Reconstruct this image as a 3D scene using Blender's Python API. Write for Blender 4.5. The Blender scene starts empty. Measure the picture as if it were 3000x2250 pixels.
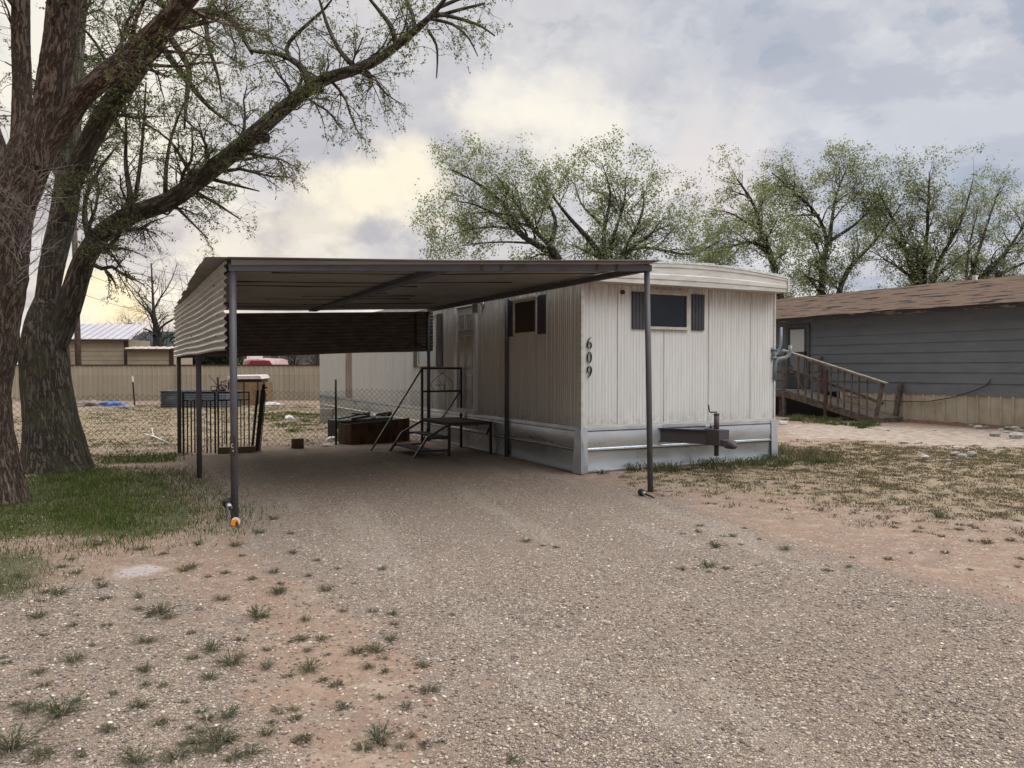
import bpy, math, random
import numpy as np
from mathutils import Vector, Matrix, noise as mnoise
random.seed(7)
SC = bpy.context.scene
C = SC.collection
R = math.radians

# ------------------------------------------------------------------ camera
CAM_H, F, PITCH = 1.57, 2300.0, 0.020
cd = bpy.data.cameras.new("camera"); cam = bpy.data.objects.new("camera", cd); C.objects.link(cam)
cd.sensor_width = 36; cd.lens = 36 * F / 3000; cd.clip_start = 0.05; cd.clip_end = 3000
cam.location = (0, 0, CAM_H); cam.rotation_euler = (R(90) - PITCH, 0, 0)
SC.camera = cam
# ------------------------------------------------------------------ node helper
class NT:
    def __init__(s, tree):
        s.t = tree; s.t.nodes.clear()
    def n(s, typ, **kw):
        nd = s.t.nodes.new('ShaderNode' + typ); ins = kw.pop('i', {})
        for k, v in kw.items(): setattr(nd, k, v)
        for k, v in ins.items():
            if isinstance(v, bpy.types.NodeSocket): s.t.links.new(v, nd.inputs[k])
            else:
                if isinstance(v, tuple) and len(v) == 3 and nd.inputs[k].type == 'RGBA': v = (*v, 1)
                nd.inputs[k].default_value = v
        return nd
    def math(s, op, a, b=0.0, c=0.0, clamp=False):
        return s.n('Math', operation=op, use_clamp=clamp, i={0: a, 1: b, 2: c}).outputs[0]
    def vm(s, op, a, b=(0, 0, 0)):
        nd = s.n('VectorMath', operation=op, i={0: a, 1: b})
        return nd.outputs['Value'] if op in ('DOT_PRODUCT', 'LENGTH') else nd.outputs[0]
    def mix(s, f, a, b, bt='MIX'):
        return s.n('MixRGB', blend_type=bt, i={0: f, 1: a, 2: b}).outputs[0]
    def noise(s, v, scale, detail=4, rough=.55, dist=0.0):
        return s.n('TexNoise', i={'Vector': v, 'Scale': scale, 'Detail': detail, 'Roughness': rough, 'Distortion': dist}).outputs[0]
    def ss(s, x, a, b, lo=0.0, hi=1.0):
        return s.n('MapRange', interpolation_type='SMOOTHSTEP', i={0: x, 1: a, 2: b, 3: lo, 4: hi}).outputs[0]
    def scale(s, v, sc):
        return s.n('Mapping', i={0: v, 3: sc}).outputs[0]
    def ramp(s, x, stops):
        r = s.n('ValToRGB', i={0: x}); e = r.color_ramp.elements
        while len(e) > 1: e.remove(e[-1])
        e[0].position = stops[0][0]; e[0].color = (*stops[0][1], 1)
        for p, c in stops[1:]:
            q = e.new(p); q.color = (*c, 1)
        return r.outputs[0]

# ------------------------------------------------------------------ sky (overcast at sunset: Nishita behind a deck of broken cloud)
SUN_AZ, SUN_EL = R(-26), R(9)
W = bpy.data.worlds.new("World"); SC.world = W; W.use_nodes = True
k = NT(W.node_tree)
d = k.n('TexCoord').outputs['Generated']
sep = k.n('SeparateXYZ', i={0: d}); dx, dy, dz = sep.outputs
zz = k.math('ADD', k.math('MAXIMUM', dz, 0.0), 0.16)
plane = k.n('CombineXYZ', i={0: k.math('DIVIDE', dx, zz), 1: k.math('DIVIDE', dy, zz), 2: 0.3}).outputs[0]
warp = k.vm('ADD', plane, k.vm('MULTIPLY', k.vm('SUBTRACT', k.n('TexNoise', i={'Vector': plane, 'Scale': 1.6, 'Detail': 3.0}).outputs[1], (.5, .5, .5)), (.55, .55, .55)))
n1 = k.noise(warp, 1.55, 8, .52)
n2 = k.noise(k.vm('ADD', warp, (7.3, 2.1, 4.0)), .8, 4, .5)
sph = k.vm('ADD', d, k.vm('MULTIPLY', k.vm('SUBTRACT', k.n('TexNoise', i={'Vector': d, 'Scale': 6.0, 'Detail': 5.0}).outputs[1], (.5, .5, .5)), (.10, .10, .06)))
n3 = k.noise(k.scale(sph, (1, 1, 1.9)), 4.6, 9, .56)
n4 = k.noise(k.scale(k.vm('ADD', sph, (3.1, 1.7, .4)), (1, 1, 1.5)), 11.0, 7, .6)
cl = k.math('ADD', k.math('ADD', k.math('MULTIPLY', n1, .30), k.math('MULTIPLY', n4, .20)), k.math('MULTIPLY', n3, .50))
side = k.ss(dx, -.30, .45)
dark = k.mix(side, (.46, .455, .49), (.40, .445, .53))
mid = k.mix(side, (.63, .62, .635), (.575, .585, .635))
lite = k.mix(side, (.84, .81, .74), (.77, .77, .785))
a = k.mix(k.ss(cl, .44, .485), dark, mid)
col = k.mix(k.ss(cl, .50, .55), a, lite)
dw = k.vm('ADD', d, k.vm('MULTIPLY', k.vm('SUBTRACT', k.n('TexNoise', i={'Vector': d, 'Scale': 8.0, 'Detail': 8.0, 'Roughness': .62}).outputs[1], (.5, .5, .5)), (.36, .36, .26)))
def patch(az, el, r, w=1.7):
    az, el = R(az), R(el)
    v = k.vm('SUBTRACT', dw, (math.sin(az) * math.cos(el), math.cos(az) * math.cos(el), math.sin(el)))
    v = k.vm('MULTIPLY', v, (1 / w, 1 / w, 1.0))
    return k.ss(k.vm('LENGTH', v), r * .15, r, 1.0, 0.0)
for az, el, r, amt, cc in ((-10, 19.5, .16, .85, (.50, .50, .55)), (-2, 13, .09, .6, (.52, .51, .55)), (4, 7, .10, .5, (.55, .54, .57)), (-4, 9, .10, .55, (.47, .465, .51)), (-14, 15, .09, .5, (.46, .46, .52)), (-26, 10, .10, .4, (.47, .45, .50)),
                           (20, 20, .18, .6, (.39, .43, .52)), (30, 13, .13, .5, (.41, .46, .56)), (8, 25, .1, .4, (.44, .47, .55)), (26, 25, .09, .6, (.78, .76, .76)), (15, 14.5, .07, .6, (.76, .72, .70)), (-3, 15, .07, .5, (.42, .42, .49)),
                           (-27, 3, .055, .9, (1.0, .86, .56)), (-9, 12.6, .078, .85, (1.0, .92, .72)), (-15, 9.0, .09, .6, (.93, .86, .70)), (2, 18, .09, .7, (1.0, .93, .79)), (-8, 22, .05, .3, (.85, .82, .76)), (5, 22, .09, .4, (.82, .80, .76)),
                           (-17, 5, .06, .4, (.88, .80, .66)), (-26, 15, .11, .35, (.92, .86, .72)), (-30, 24, .14, .45, (.9, .86, .76)), (13, 13, .08, .4, (.80, .70, .66)), (11, 17, .1, .3, (.72, .68, .68))):
    col = k.mix(k.math('MULTIPLY', patch(az, el, r), amt), col, cc)
sky = k.n('TexSky', sky_type='NISHITA', sun_disc=False, sun_elevation=SUN_EL, sun_rotation=SUN_AZ, air_density=1.0, dust_density=2.0)
skyc = k.vm('MULTIPLY', sky.outputs[0], (.02, .02, .02))
col = k.mix(.93, skyc, col)
col = k.mix(k.ss(dz, .42, .8), col, k.mix(k.ss(cl, .4, .6), (.59, .60, .62), (.765, .77, .78)))
# an overcast sky is brightest overhead; gain raised further to light ground and walls
gain = k.math('ADD', 1.07, k.ss(dz, .42, .80, 0.0, 3.4))
back = k.vm('DOT_PRODUCT', d, (.62, -.78, 0.0))                       # unseen sky behind right, brightness added to light the front wall
gain = k.math('MULTIPLY', gain, k.math('ADD', 1.0, k.ss(back, .1, .9, 0.0, .75)))
gain = k.math('MULTIPLY', gain, k.math('SUBTRACT', 1.0, k.ss(k.vm('DOT_PRODUCT', d, (-.8, -.6, 0.0)), .0, .7, 0.0, .75)))  # unseen sky behind left, dimmed to darken the carport side wall
gain = k.math('MULTIPLY', gain, k.math('SUBTRACT', 1.0, k.math('MULTIPLY', k.ss(dy, .1, -.3), k.ss(dz, .45, .15, 0.0, .45))))  # low unseen sky behind the viewer dimmed for the same effect
col = k.vm('MULTIPLY', col, k.n('CombineXYZ', i={0: gain, 1: gain, 2: gain}).outputs[0])
bg = k.n('Background', i={'Color': col, 'Strength': 1.0})
k.n('OutputWorld', i={0: bg.outputs[0]})
# the sun itself, low and veiled by the cloud
sd = bpy.data.lights.new("sun", 'SUN'); sd.energy = .5; sd.angle = R(14); sd.color = (1, .84, .62)
so = bpy.data.objects.new("sun", sd); C.objects.link(so)
sv = Vector((math.sin(SUN_AZ) * math.cos(SUN_EL), math.cos(SUN_AZ) * math.cos(SUN_EL), math.sin(SUN_EL)))
so.rotation_euler = sv.to_track_quat('Z', 'Y').to_euler(); so.location = (-12, 30, 20)
vs = SC.view_settings
vs.view_transform = 'Standard'; vs.look = 'None'; vs.exposure = 0.1; vs.gamma = 1.0; vs.use_curve_mapping = False
SC.render.engine = 'CYCLES'

# ------------------------------------------------------------------ measuring helpers: a pixel of the photograph (3000 wide) at a depth or on the ground
cp, sp = math.cos(PITCH), math.sin(PITCH)
def ray(px, py):
    x = (px - 1500) / F; v = (1125 - py) / F
    return Vector((x, cp + v * sp, v * cp - sp))
def at(px, py, Y):
    r = ray(px, py); return Vector((0, 0, CAM_H)) + r * (Y / r.y)
def ground(px, py, z=0.0):
    r = ray(px, py); t = (z - CAM_H) / r.z
    return Vector((r.x * t, r.y * t, z))

# ------------------------------------------------------------------ mesh helpers
class MB:
    def __init__(s): s.v = []; s.f = []; s.sm = []
    def add(s, vs, fs, smooth=False):
        b = len(s.v); s.v += [tuple(p) for p in vs]; s.f += [tuple(b + i for i in q) for q in fs]; s.sm += [smooth] * len(fs); return s
    def obox(s, o, a, b, c):
        """box from corner o along vectors a, b, c"""
        o, a, b, c = map(Vector, (o, a, b, c))
        p = [o, o + a, o + a + b, o + b]; p += [q + c for q in p]
        if a.cross(b).dot(c) < 0: fs = [(0, 1, 2, 3), (4, 7, 6, 5), (0, 4, 5, 1), (1, 5, 6, 2), (2, 6, 7, 3), (3, 7, 4, 0)]
        else: fs = [(3, 2, 1, 0), (5, 6, 7, 4), (1, 5, 4, 0), (2, 6, 5, 1), (3, 7, 6, 2), (0, 4, 7, 3)]
        return s.add(p, fs)
    def beam(s, p, q, w, h, up=(0, 0, 1)):
        """bar of section w (sideways) x h (along up) with its axis from p to q"""
        p, q, up = Vector(p), Vector(q), Vector(up); t = (q - p).normalized()
        side = t.cross(up)
        if side.length < 1e-4: side = t.cross(Vector((1, 0, 0)))
        side.normalize(); u = side.cross(t).normalized()
        return s.obox(p - side * w / 2 - u * h / 2, q - p, side * w, u * h)
    def tube(s, pts, r, n=8, cap=True):
        pts = [Vector(p) for p in pts]
        rs = r if isinstance(r, (list, tuple)) else [r] * len(pts)
        vs = []; t0 = (pts[1] - pts[0]).normalized()
        ref = Vector((0, 0, 1)) if abs(t0.z) < .9 else Vector((1, 0, 0))
        x = t0.cross(ref).normalized()
        for i, p in enumerate(pts):
            t = (pts[min(i + 1, len(pts) - 1)] - pts[max(i - 1, 0)]).normalized()
            x = (x - t * x.dot(t)).normalized(); y = t.cross(x)
            for j in range(n):
                an = 2 * math.pi * j / n; vs.append(p + (x * math.cos(an) + y * math.sin(an)) * rs[i])
        fs = [(i * n + j, i * n + (j + 1) % n, (i + 1) * n + (j + 1) % n, (i + 1) * n + j) for i in range(len(pts) - 1) for j in range(n)]
        s.add(vs, fs, True)
        if cap:
            b = len(s.v) - len(vs)
            s.f += [tuple(b + j for j in range(n))[::-1], tuple(b + (len(pts) - 1) * n + j for j in range(n))]; s.sm += [False, False]
        return s
    def prism(s, poly, d):
        """closed polygon (list of 3D points) extruded along d"""
        poly = [Vector(p) for p in poly]; d = Vector(d); n = len(poly)
        fs = [tuple(range(n))[::-1], tuple(range(n, 2 * n))] + [(i, (i + 1) % n, n + (i + 1) % n, n + i) for i in range(n)]
        return s.add(poly + [p + d for p in poly], fs)
    def profile(s, prof, a, thick=None):
        """open profile (list of points) swept along vector a; thick = offset vector for a back face"""
        prof = [Vector(p) for p in prof]; a = Vector(a); n = len(prof)
        s.add(prof + [p + a for p in prof], [(i, i + 1, n + i + 1, n + i) for i in range(n - 1)])
        if thick is not None:
            t = Vector(thick)
            s.add([p + t for p in prof] + [p + a + t for p in prof], [(i + 1, i, n + i, n + i + 1) for i in range(n - 1)])
            for o in (Vector((0, 0, 0)), a):
                s.add([p + o for p in prof] + [p + o + t for p in prof], [(i, n + i, n + i + 1, i + 1) for i in range(n - 1)])
            for p in (prof[0], prof[-1]):
                s.add([p, p + a, p + a + t, p + t], [(0, 1, 2, 3)])
        return s

def tag(o, label=None, cat=None, group=None, kind=None):
    if label: o['label'] = label
    if cat: o['category'] = cat
    if group: o['group'] = group
    if kind: o['kind'] = kind
    return o
def thing(name, loc, label, cat, group=None):
    o = bpy.data.objects.new(name, None); C.objects.link(o); o.location = loc; o.empty_display_size = .1
    return tag(o, label, cat, group)
def base_of(par):
    L = Vector((0, 0, 0))
    while par: L += Vector(par.location); par = par.parent
    return L
def link_mesh(name, me, m, parent, origin=None):
    o = bpy.data.objects.new(name, me); C.objects.link(o)
    if m: me.materials.append(m)
    if parent: o.parent = parent
    elif origin is not None: o.location = origin
    return o
def part(name, mb, m, parent=None, origin=None, smooth=None, bevel=0):
    L = base_of(parent) if parent else Vector(origin or (0, 0, 0))
    me = bpy.data.meshes.new(name)
    me.from_pydata([(p[0] - L.x, p[1] - L.y, p[2] - L.z) for p in mb.v], [], mb.f)
    sm = mb.sm if smooth is None else [smooth] * len(mb.f)
    me.polygons.foreach_set('use_smooth', sm); me.update()
    o = link_mesh(name, me, m, parent, L)
    if bevel:
        b = o.modifiers.new('bevel', 'BEVEL'); b.width = bevel; b.segments = 2; b.limit_method = 'ANGLE'; b.angle_limit = R(40)
    return o
def np_mesh(name, V, faces, m, parent=None, origin=None, smooth=False, col=None):
    """V (n,3) array, faces list of (k,m) int arrays of equal width; col (n,3) vertex colours of the pieces themselves"""
    L = base_of(parent) if parent else Vector(origin or (0, 0, 0))
    V = np.asarray(V, dtype=np.float32) - np.array(L, dtype=np.float32)
    me = bpy.data.meshes.new(name); me.vertices.add(len(V)); me.vertices.foreach_set('co', V.ravel())
    faces = [np.asarray(f, dtype=np.int32) for f in faces if len(f)]
    idx = np.concatenate([f.ravel() for f in faces]); tot = np.concatenate([np.full(len(f), f.shape[1], dtype=np.int32) for f in faces])
    st = np.concatenate([[0], np.cumsum(tot)[:-1]]).astype(np.int32)
    me.loops.add(len(idx)); me.loops.foreach_set('vertex_index', idx)
    me.polygons.add(len(tot)); me.polygons.foreach_set('loop_start', st)
    me.update(calc_edges=True)
    me.polygons.foreach_set('use_smooth', np.full(len(tot), smooth))
    if col is not None:
        at_ = me.color_attributes.new('tint', 'FLOAT_COLOR', 'POINT')
        at_.data.foreach_set('color', np.concatenate([col, np.ones((len(col), 1))], 1).astype(np.float32).ravel())
    me.validate()
    return link_mesh(name, me, m, parent, L)

def unit(a): return a / (np.linalg.norm(a, axis=-1, keepdims=True) + 1e-9)
def tubes(P_, R_, n):
    """P_ (N,K,3) R_ (N,K) -> verts, quads"""
    N_, K, _ = P_.shape
    T = np.gradient(P_, axis=1); T = unit(T)
    ref = np.broadcast_to(np.array([.31, .91, .27]), T.shape)
    X_ = unit(np.cross(T, ref)); Y_ = np.cross(T, X_)
    an = np.arange(n) * 2 * np.pi / n
    V = P_[:, :, None, :] + R_[:, :, None, None] * (X_[:, :, None, :] * np.cos(an)[None, None, :, None] + Y_[:, :, None, :] * np.sin(an)[None, None, :, None])
    i = np.arange(K - 1)[:, None] * n; j = np.arange(n)[None]
    q = np.stack([i + j, i + (j + 1) % n, i + n + (j + 1) % n, i + n + j], -1).reshape(-1, 4)
    Q = (q[None] + (np.arange(N_) * K * n)[:, None, None]).reshape(-1, 4)
    return V.reshape(-1, 3), Q
def parts(name, mb, m, parent=None, **kw):
    """one object per separate piece of mb"""
    up = list(range(len(mb.v)))
    def fd(a):
        while up[a] != a: up[a] = up[up[a]]; a = up[a]
        return a
    key = {}
    for i, p in enumerate(mb.v):
        q = (round(p[0], 4), round(p[1], 4), round(p[2], 4))
        if q in key: up[fd(i)] = fd(key[q])
        else: key[q] = i
    for f in mb.f:
        for a in f[1:]: up[fd(a)] = fd(f[0])
    gr = {}
    for f, sm in zip(mb.f, mb.sm): gr.setdefault(fd(f[0]), []).append((f, sm))
    out = []
    for fs in gr.values():
        q = MB(); mp = {}
        for f, sm in fs:
            for a in f:
                if a not in mp: mp[a] = len(q.v); q.v.append(mb.v[a])
            q.f.append(tuple(mp[a] for a in f)); q.sm.append(sm)
        out.append(part(name, q, m, parent, **kw))
    return out
# ------------------------------------------------------------------ materials
def newmat(name):
    m = bpy.data.materials.new(name); m.use_nodes = True
    return m, NT(m.node_tree)
def finish(k, col, rough=.8, metal=0.0, bump=None, bs=.3, bd=.01, spec=.5, **kw):
    ins = {'Base Color': col, 'Roughness': rough, 'Metallic': metal, 'Specular IOR Level': spec}
    ins.update(kw)
    if bump is not None: ins['Normal'] = k.n('Bump', i={'Height': bump, 'Strength': bs, 'Distance': bd}).outputs[0]
    b = k.n('BsdfPrincipled', i=ins); k.n('OutputMaterial', i={0: b.outputs[0]}); return b
def M(name, c1, c2=None, scale=6, stretch=(1, 1, 1), rough=.75, metal=0.0, bs=.25, bd=.006, fine=60, lo=.4, hi=.62, spec=.4):
    m, k = newmat(name); v = k.scale(k.n('TexCoord').outputs['Object'], stretch)
    c2 = c2 or tuple(x * .75 for x in c1)
    n = k.noise(v, scale, 6, .6); nf = k.noise(v, fine, 3, .6)
    col = k.mix(k.ss(n, lo, hi), c1, c2)
    col = k.mix(k.math('MULTIPLY', nf, .25), col, tuple(x * .55 for x in c1))
    finish(k, col, k.math('ADD', rough - .08, k.math('MULTIPLY', n, .16)), metal, nf, bs, bd, spec)
    return m
def M_siding():
    m, k = newmat('aluminium_siding'); P = k.n('NewGeometry').outputs['Position']
    s = k.noise(k.scale(P, (9, 9, .55)), 3.0, 6, .62)
    s2 = k.noise(k.scale(P, (1, 1, .5)), 1.3, 4, .5)
    sp_ = k.noise(P, 9.0, 8, .7)
    z = k.n('SeparateXYZ', i={0: P}).outputs[2]
    c = k.mix(k.ss(s, .38, .68), (.60, .592, .562), (.525, .515, .485))
    c = k.mix(k.math('MULTIPLY', k.ss(s2, .45, .65), .3), c, (.50, .485, .455))
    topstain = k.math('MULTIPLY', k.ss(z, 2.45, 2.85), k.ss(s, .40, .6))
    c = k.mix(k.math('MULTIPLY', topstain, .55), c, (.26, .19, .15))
    bot = k.math('MULTIPLY', k.ss(z, .95, .68), k.ss(sp_, .42, .62))
    c = k.mix(k.math('MULTIPLY', bot, .5), c, (.27, .21, .17))
    spot = k.ss(k.noise(P, 14.0, 4, .75), .68, .74)
    c = k.mix(k.math('MULTIPLY', spot, .7), c, (.2, .15, .12))
    finish(k, c, .55, 0.0, k.noise(k.scale(P, (1, 1, .3)), 7.0, 3, .5), .12, .02, .45); return m
def M_bark(name, c1, c2, sc=1.0, moss=None):
    m, k = newmat(name); P = k.n('NewGeometry').outputs['Position']; g = k.n('Attribute', attribute_name='grain').outputs['Vector']
    g = k.vm('ADD', g, k.vm('MULTIPLY', k.vm('SUBTRACT', k.n('TexNoise', i={'Vector': P, 'Scale': 5.0, 'Detail': 4.0}).outputs[1], (.5, .5, .5)), (.07, .07, .03)))
    n = k.noise(g, 15 * sc, 5, .62); n2_ = k.noise(g, 34 * sc, 6, .65); n3_ = k.noise(P, 45, 5, .7)
    ridge = k.ss(k.math('ABSOLUTE', k.math('SUBTRACT', n, .5)), .0, .10)
    ridge2 = k.ss(k.math('ABSOLUTE', k.math('SUBTRACT', n2_, .5)), .0, .12)
    h = k.math('ADD', k.math('ADD', k.math('MULTIPLY', ridge, .55), k.math('MULTIPLY', ridge2, .25)), k.math('MULTIPLY', n3_, .25))
    c = k.mix(k.ss(h, .25, .95), c1, c2)
    c = k.mix(k.math('MULTIPLY', k.ss(k.noise(P, 1.7, 5), .5, .7), .45), c, tuple(x * .62 for x in c2))
    if moss: c = k.mix(k.math('MULTIPLY', k.ss(k.noise(P, 3.0, 5), .46, .62), .55), c, moss)
    finish(k, c, .95, 0.0, h, 1.0, .05, .1); return m
def M_galv(name='galvanised_steel', c=(.62, .66, .69), rough=.29):
    m, k = newmat(name); P = k.n('NewGeometry').outputs['Position']
    n = k.noise(k.scale(P, (1, 1, 2.2)), 1.7, 4, .5); f = k.n('TexVoronoi', i={'Vector': P, 'Scale': 60.0}).outputs['Color']
    g = k.n('RGBToBW', i={0: f}).outputs[0]
    col = k.mix(k.math('MULTIPLY', g, .25), c, tuple(x * .75 for x in c))
    col = k.mix(k.math('MULTIPLY', k.ss(n, .5, .7), .25), col, (.45, .46, .46))
    finish(k, col, k.math('ADD', rough, k.math('MULTIPLY', k.math('SUBTRACT', n, .4), .5)), .88, k.noise(k.scale(P, (1, 1, 1.3)), 1.1, 3, .45), .28, .05)
    return m
def M_tint(name, rough=.8, spec=.2, trans=0.0, var=0.0):
    m, k = newmat(name); c = k.n('Attribute', attribute_name='tint').outputs['Color']
    if trans:
        a = k.n('BsdfDiffuse', i={0: c}); b = k.n('BsdfTranslucent', i={0: k.mix(1.0, c, (1.2, 1.25, .6), 'MULTIPLY')})
        x = k.n('MixShader', i={0: trans, 1: a.outputs[0], 2: b.outputs[0]}); k.n('OutputMaterial', i={0: x.outputs[0]})
    else: finish(k, c, rough, 0, None, spec=spec)
    return m
def M_glass(name='window_glass', c=(.012, .016, .022), rough=.06):
    m, k = newmat(name); P = k.n('TexCoord').outputs['Object']
    finish(k, c, rough, 0, k.noise(P, 1.5, 2), .12, .02, .24); return m

m_siding = M_siding()
m_trimw = M('white_trim', (.60, .58, .53), (.48, .46, .42), 3, (1, 1, 4), .5)
m_roofcoat = M('white_roof_coating', (.70, .71, .70), (.52, .53, .52), 12, rough=.7, bs=.8, bd=.02, fine=40)
m_galv = M_galv()
m_gedge = M('bright_steel_edge', (.78, .80, .83), (.62, .64, .66), 5, rough=.3, metal=.85)
m_shut = M('charcoal_plastic', (.045, .043, .052), (.035, .034, .042), 4, rough=.55)
m_frame = M('cream_window_frame', (.50, .46, .38), (.40, .36, .29), 8, rough=.55)
m_glass = M_glass()
m_brownpane = M_glass('boarded_pane', (.035, .022, .014), .35)
m_paleglass = M_glass('pale_pane', (.30, .31, .30), .12)
m_post = M('grey_painted_steel', (.085, .083, .092), (.075, .060, .055), 9, (1, 1, .4), .5, lo=.5, hi=.7)
m_rust = M('rusty_painted_steel', (.072, .064, .068), (.085, .060, .052), 14, rough=.7, lo=.45, hi=.65, bs=.5)
m_beam = M('grey_beam_with_rust', (.105, .105, .118), (.085, .058, .052), 2.2, (1, 1, 1), .6, lo=.5, hi=.66, bs=.3)
m_dark = M('black_iron', (.012, .012, .014), (.022, .016, .013), 14, rough=.5)
m_rustpost = M('brown_iron', (.045, .030, .024), (.07, .04, .028), 14, rough=.8)
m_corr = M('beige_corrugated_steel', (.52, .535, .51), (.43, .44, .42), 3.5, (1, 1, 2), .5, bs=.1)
m_corrd = M('shaded_brown_corrugated_steel', (.16, .138, .122), (.12, .095, .08), 3.5, (1, 1, 2), .6, bs=.1)  # brown tone also darkened for the shade on the back panel's inner face
m_roofsh = M('grey_roof_sheet', (.29, .285, .275), (.24, .23, .215), 1.6, (1, 1, 1), .6, bs=.1)
m_wood = M('weathered_wood', (.135, .105, .082), (.07, .053, .042), 7, (1, 1, 1), .85, bs=.5, fine=45)
m_woodd = M('red_brown_wood', (.085, .052, .036), (.055, .035, .025), 7, (1, 1, .3), .85, bs=.5)
m_woodl = M('bare_timber', (.33, .26, .21), (.17, .11, .085), 11, (1, 1, .12), .85, bs=.5)
m_ply = M('stained_plywood', (.11, .048, .020), (.04, .02, .012), 5, (1.6, 1.6, .5), .6, bs=.3)
m_gsid = M('slate_blue_siding', (.155, .168, .182), (.135, .148, .162), 1.5, (1, 1, 2.5), .6, bs=.12)
m_cream = M('cream_metal_skirt', (.47, .42, .32), (.36, .29, .21), 2.4, (1, 1, .6), .55, lo=.42, hi=.7)
m_fence = M('beige_metal_fence', (.37, .315, .235), (.33, .28, .205), 1.2, (1, 1, .5), .55, bs=.05)
m_shedw = M('beige_lap_steel', (.34, .285, .20), (.29, .245, .175), 1.2, rough=.55, bs=.05)
m_brtrim = M('dark_brown_trim', (.045, .026, .022), rough=.6)
m_shroof = M('pale_standing_seam', (.40, .375, .39), (.36, .34, .36), 1.5, rough=.45, bs=.05)
m_dkroof = M('black_shingle', (.025, .032, .036), (.035, .040, .043), 3, rough=.9)
m_white = M('white_plastic', (.72, .72, .70), rough=.5)
m_blue = M('blue_tarp', (.03, .09, .26), (.02, .06, .19), 8, rough=.45)
m_red = M('red_car_paint', (.22, .03, .045), (.18, .02, .035), 2, rough=.35)
m_pink = M('faded_car_roof', (.40, .27, .26), (.30, .14, .14), 4, rough=.45)
m_pvc = M('grey_conduit', (.20, .235, .26), (.17, .20, .22), 5, rough=.4)
m_stone = M('pale_stone', (.40, .37, .33), (.30, .27, .24), 20, rough=.95, bs=.5)
m_conc = M('concrete', (.27, .25, .22), (.20, .185, .165), 9, rough=.95, bs=.6)
m_tan = M('tan_timber', (.13, .095, .05), (.10, .07, .04), 6, rough=.8)
m_orange = M('orange_plastic', (.85, .28, .01), (.75, .22, .01), 6, rough=.4)
m_silver = M('silver_plastic', (.55, .55, .54), rough=.3, metal=.6)
m_tank = M_galv('galvanised_tank', (.11, .125, .145), .45)
m_barkA = M_bark('reddish_bark', (.075, .054, .042), (.285, .215, .168), 1.5)
m_barkB = M_bark('grey_bark', (.065, .053, .043), (.235, .195, .158), 1.1, (.11, .12, .07))
m_barkC = M_bark('dark_bark', (.05, .045, .04), (.12, .11, .098), .6)
m_twig = M('pale_dry_twig', (.22, .18, .15), (.16, .13, .11), 5, rough=.9)
m_leaf = M_tint('leaf', trans=.35)
m_pebble = M_tint('pebble', .75, .35)
m_blade = M_tint('grass_blade', trans=.25)

# ------------------------------------------------------------------ ground sheet with zones
def poly_mask(X, Y, poly, soft):
    """signed distance to polygon -> 0..1"""
    P = np.array([(p.x, p.y) for p in poly]); Q = np.roll(P, -1, 0)
    d2 = np.full(X.shape, 1e9); inside = np.zeros(X.shape, bool)
    for (x0, y0), (x1, y1) in zip(P, Q):
        ex, ey = x1 - x0, y1 - y0; L = ex * ex + ey * ey + 1e-9
        t = np.clip(((X - x0) * ex + (Y - y0) * ey) / L, 0, 1)
        d2 = np.minimum(d2, (X - x0 - t * ex) ** 2 + (Y - y0 - t * ey) ** 2)
        c = (y0 > Y) != (y1 > Y)
        inside ^= c & (X < (x1 - x0) * (Y - y0) / (y1 - y0 + 1e-12) + x0)
    sd_ = np.sqrt(d2) * np.where(inside, 1, -1)
    t = np.clip(sd_ / (2 * soft) + .5, 0, 1); return t * t * (3 - 2 * t)
G = lambda pts: [ground(*p) for p in pts]
Z_gravel = G([(560, 1335), (480, 1400), (600, 1500), (740, 1620), (880, 1700), (1120, 1830), (1260, 1980), (1300, 2250), (1250, 2900), (4200, 2900), (3600, 1900), (3000, 1780), (2600, 1660), (2250, 1560), (2050, 1495), (1950, 1445), (1700, 1400), (1480, 1345), (1280, 1312), (900, 1312)])
Z_peb = G([(-400, 1780), (100, 1720), (420, 1680), (700, 1760), (860, 1860), (820, 2000), (1000, 2300), (1000, 2900), (-900, 2900)])
Z_green = G([(-400, 1400), (60, 1400), (300, 1372), (490, 1388), (520, 1445), (590, 1500), (540, 1560), (400, 1580), (150, 1570), (0, 1590), (-400, 1590)])
Z_green2 = G([(280, 1335), (540, 1328), (500, 1352), (300, 1362)])
Z_green3 = G([(-300, 1610), (150, 1620), (170, 1700), (60, 1760), (-300, 1800)])
Z_dry = G([(2280, 1325), (2500, 1300), (3400, 1340), (3600, 1700), (2950, 1530), (2500, 1480), (2080, 1440), (1760, 1402)])
Z_path = G([(2290, 1240), (2620, 1250), (3300, 1275), (3400, 1345), (2900, 1322), (2500, 1290), (2290, 1282)])
Z_yard = G([(-300, 1338), (930, 1300), (930, 1180), (-300, 1190)])
def ugz(x, y):
    return .012 * np.sin(x * 1.3 + .6) * np.sin(y * .9 + 1.1) + .006 * np.sin(x * 3.1 + y * 2.3) + .004 * np.sin(x * 7.0 - y * 5.2)
gx = np.concatenate([-np.geomspace(900, 19, 14), np.arange(-18, 18.01, .2), np.geomspace(19, 900, 14)])
gy = np.concatenate([-np.geomspace(600, 3, 10), np.arange(-2, 42.01, .2), np.geomspace(44, 1500, 16)])
GX, GY = np.meshgrid(gx, gy); GZ = ugz(GX, GY) * (np.abs(GX) < 25) * (GY < 45)
nx, ny = len(gx), len(gy)
I = np.arange(nx * ny).reshape(ny, nx)
quads = np.stack([I[:-1, :-1], I[:-1, 1:], I[1:, 1:], I[1:, :-1]], -1).reshape(-1, 4)
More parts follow.
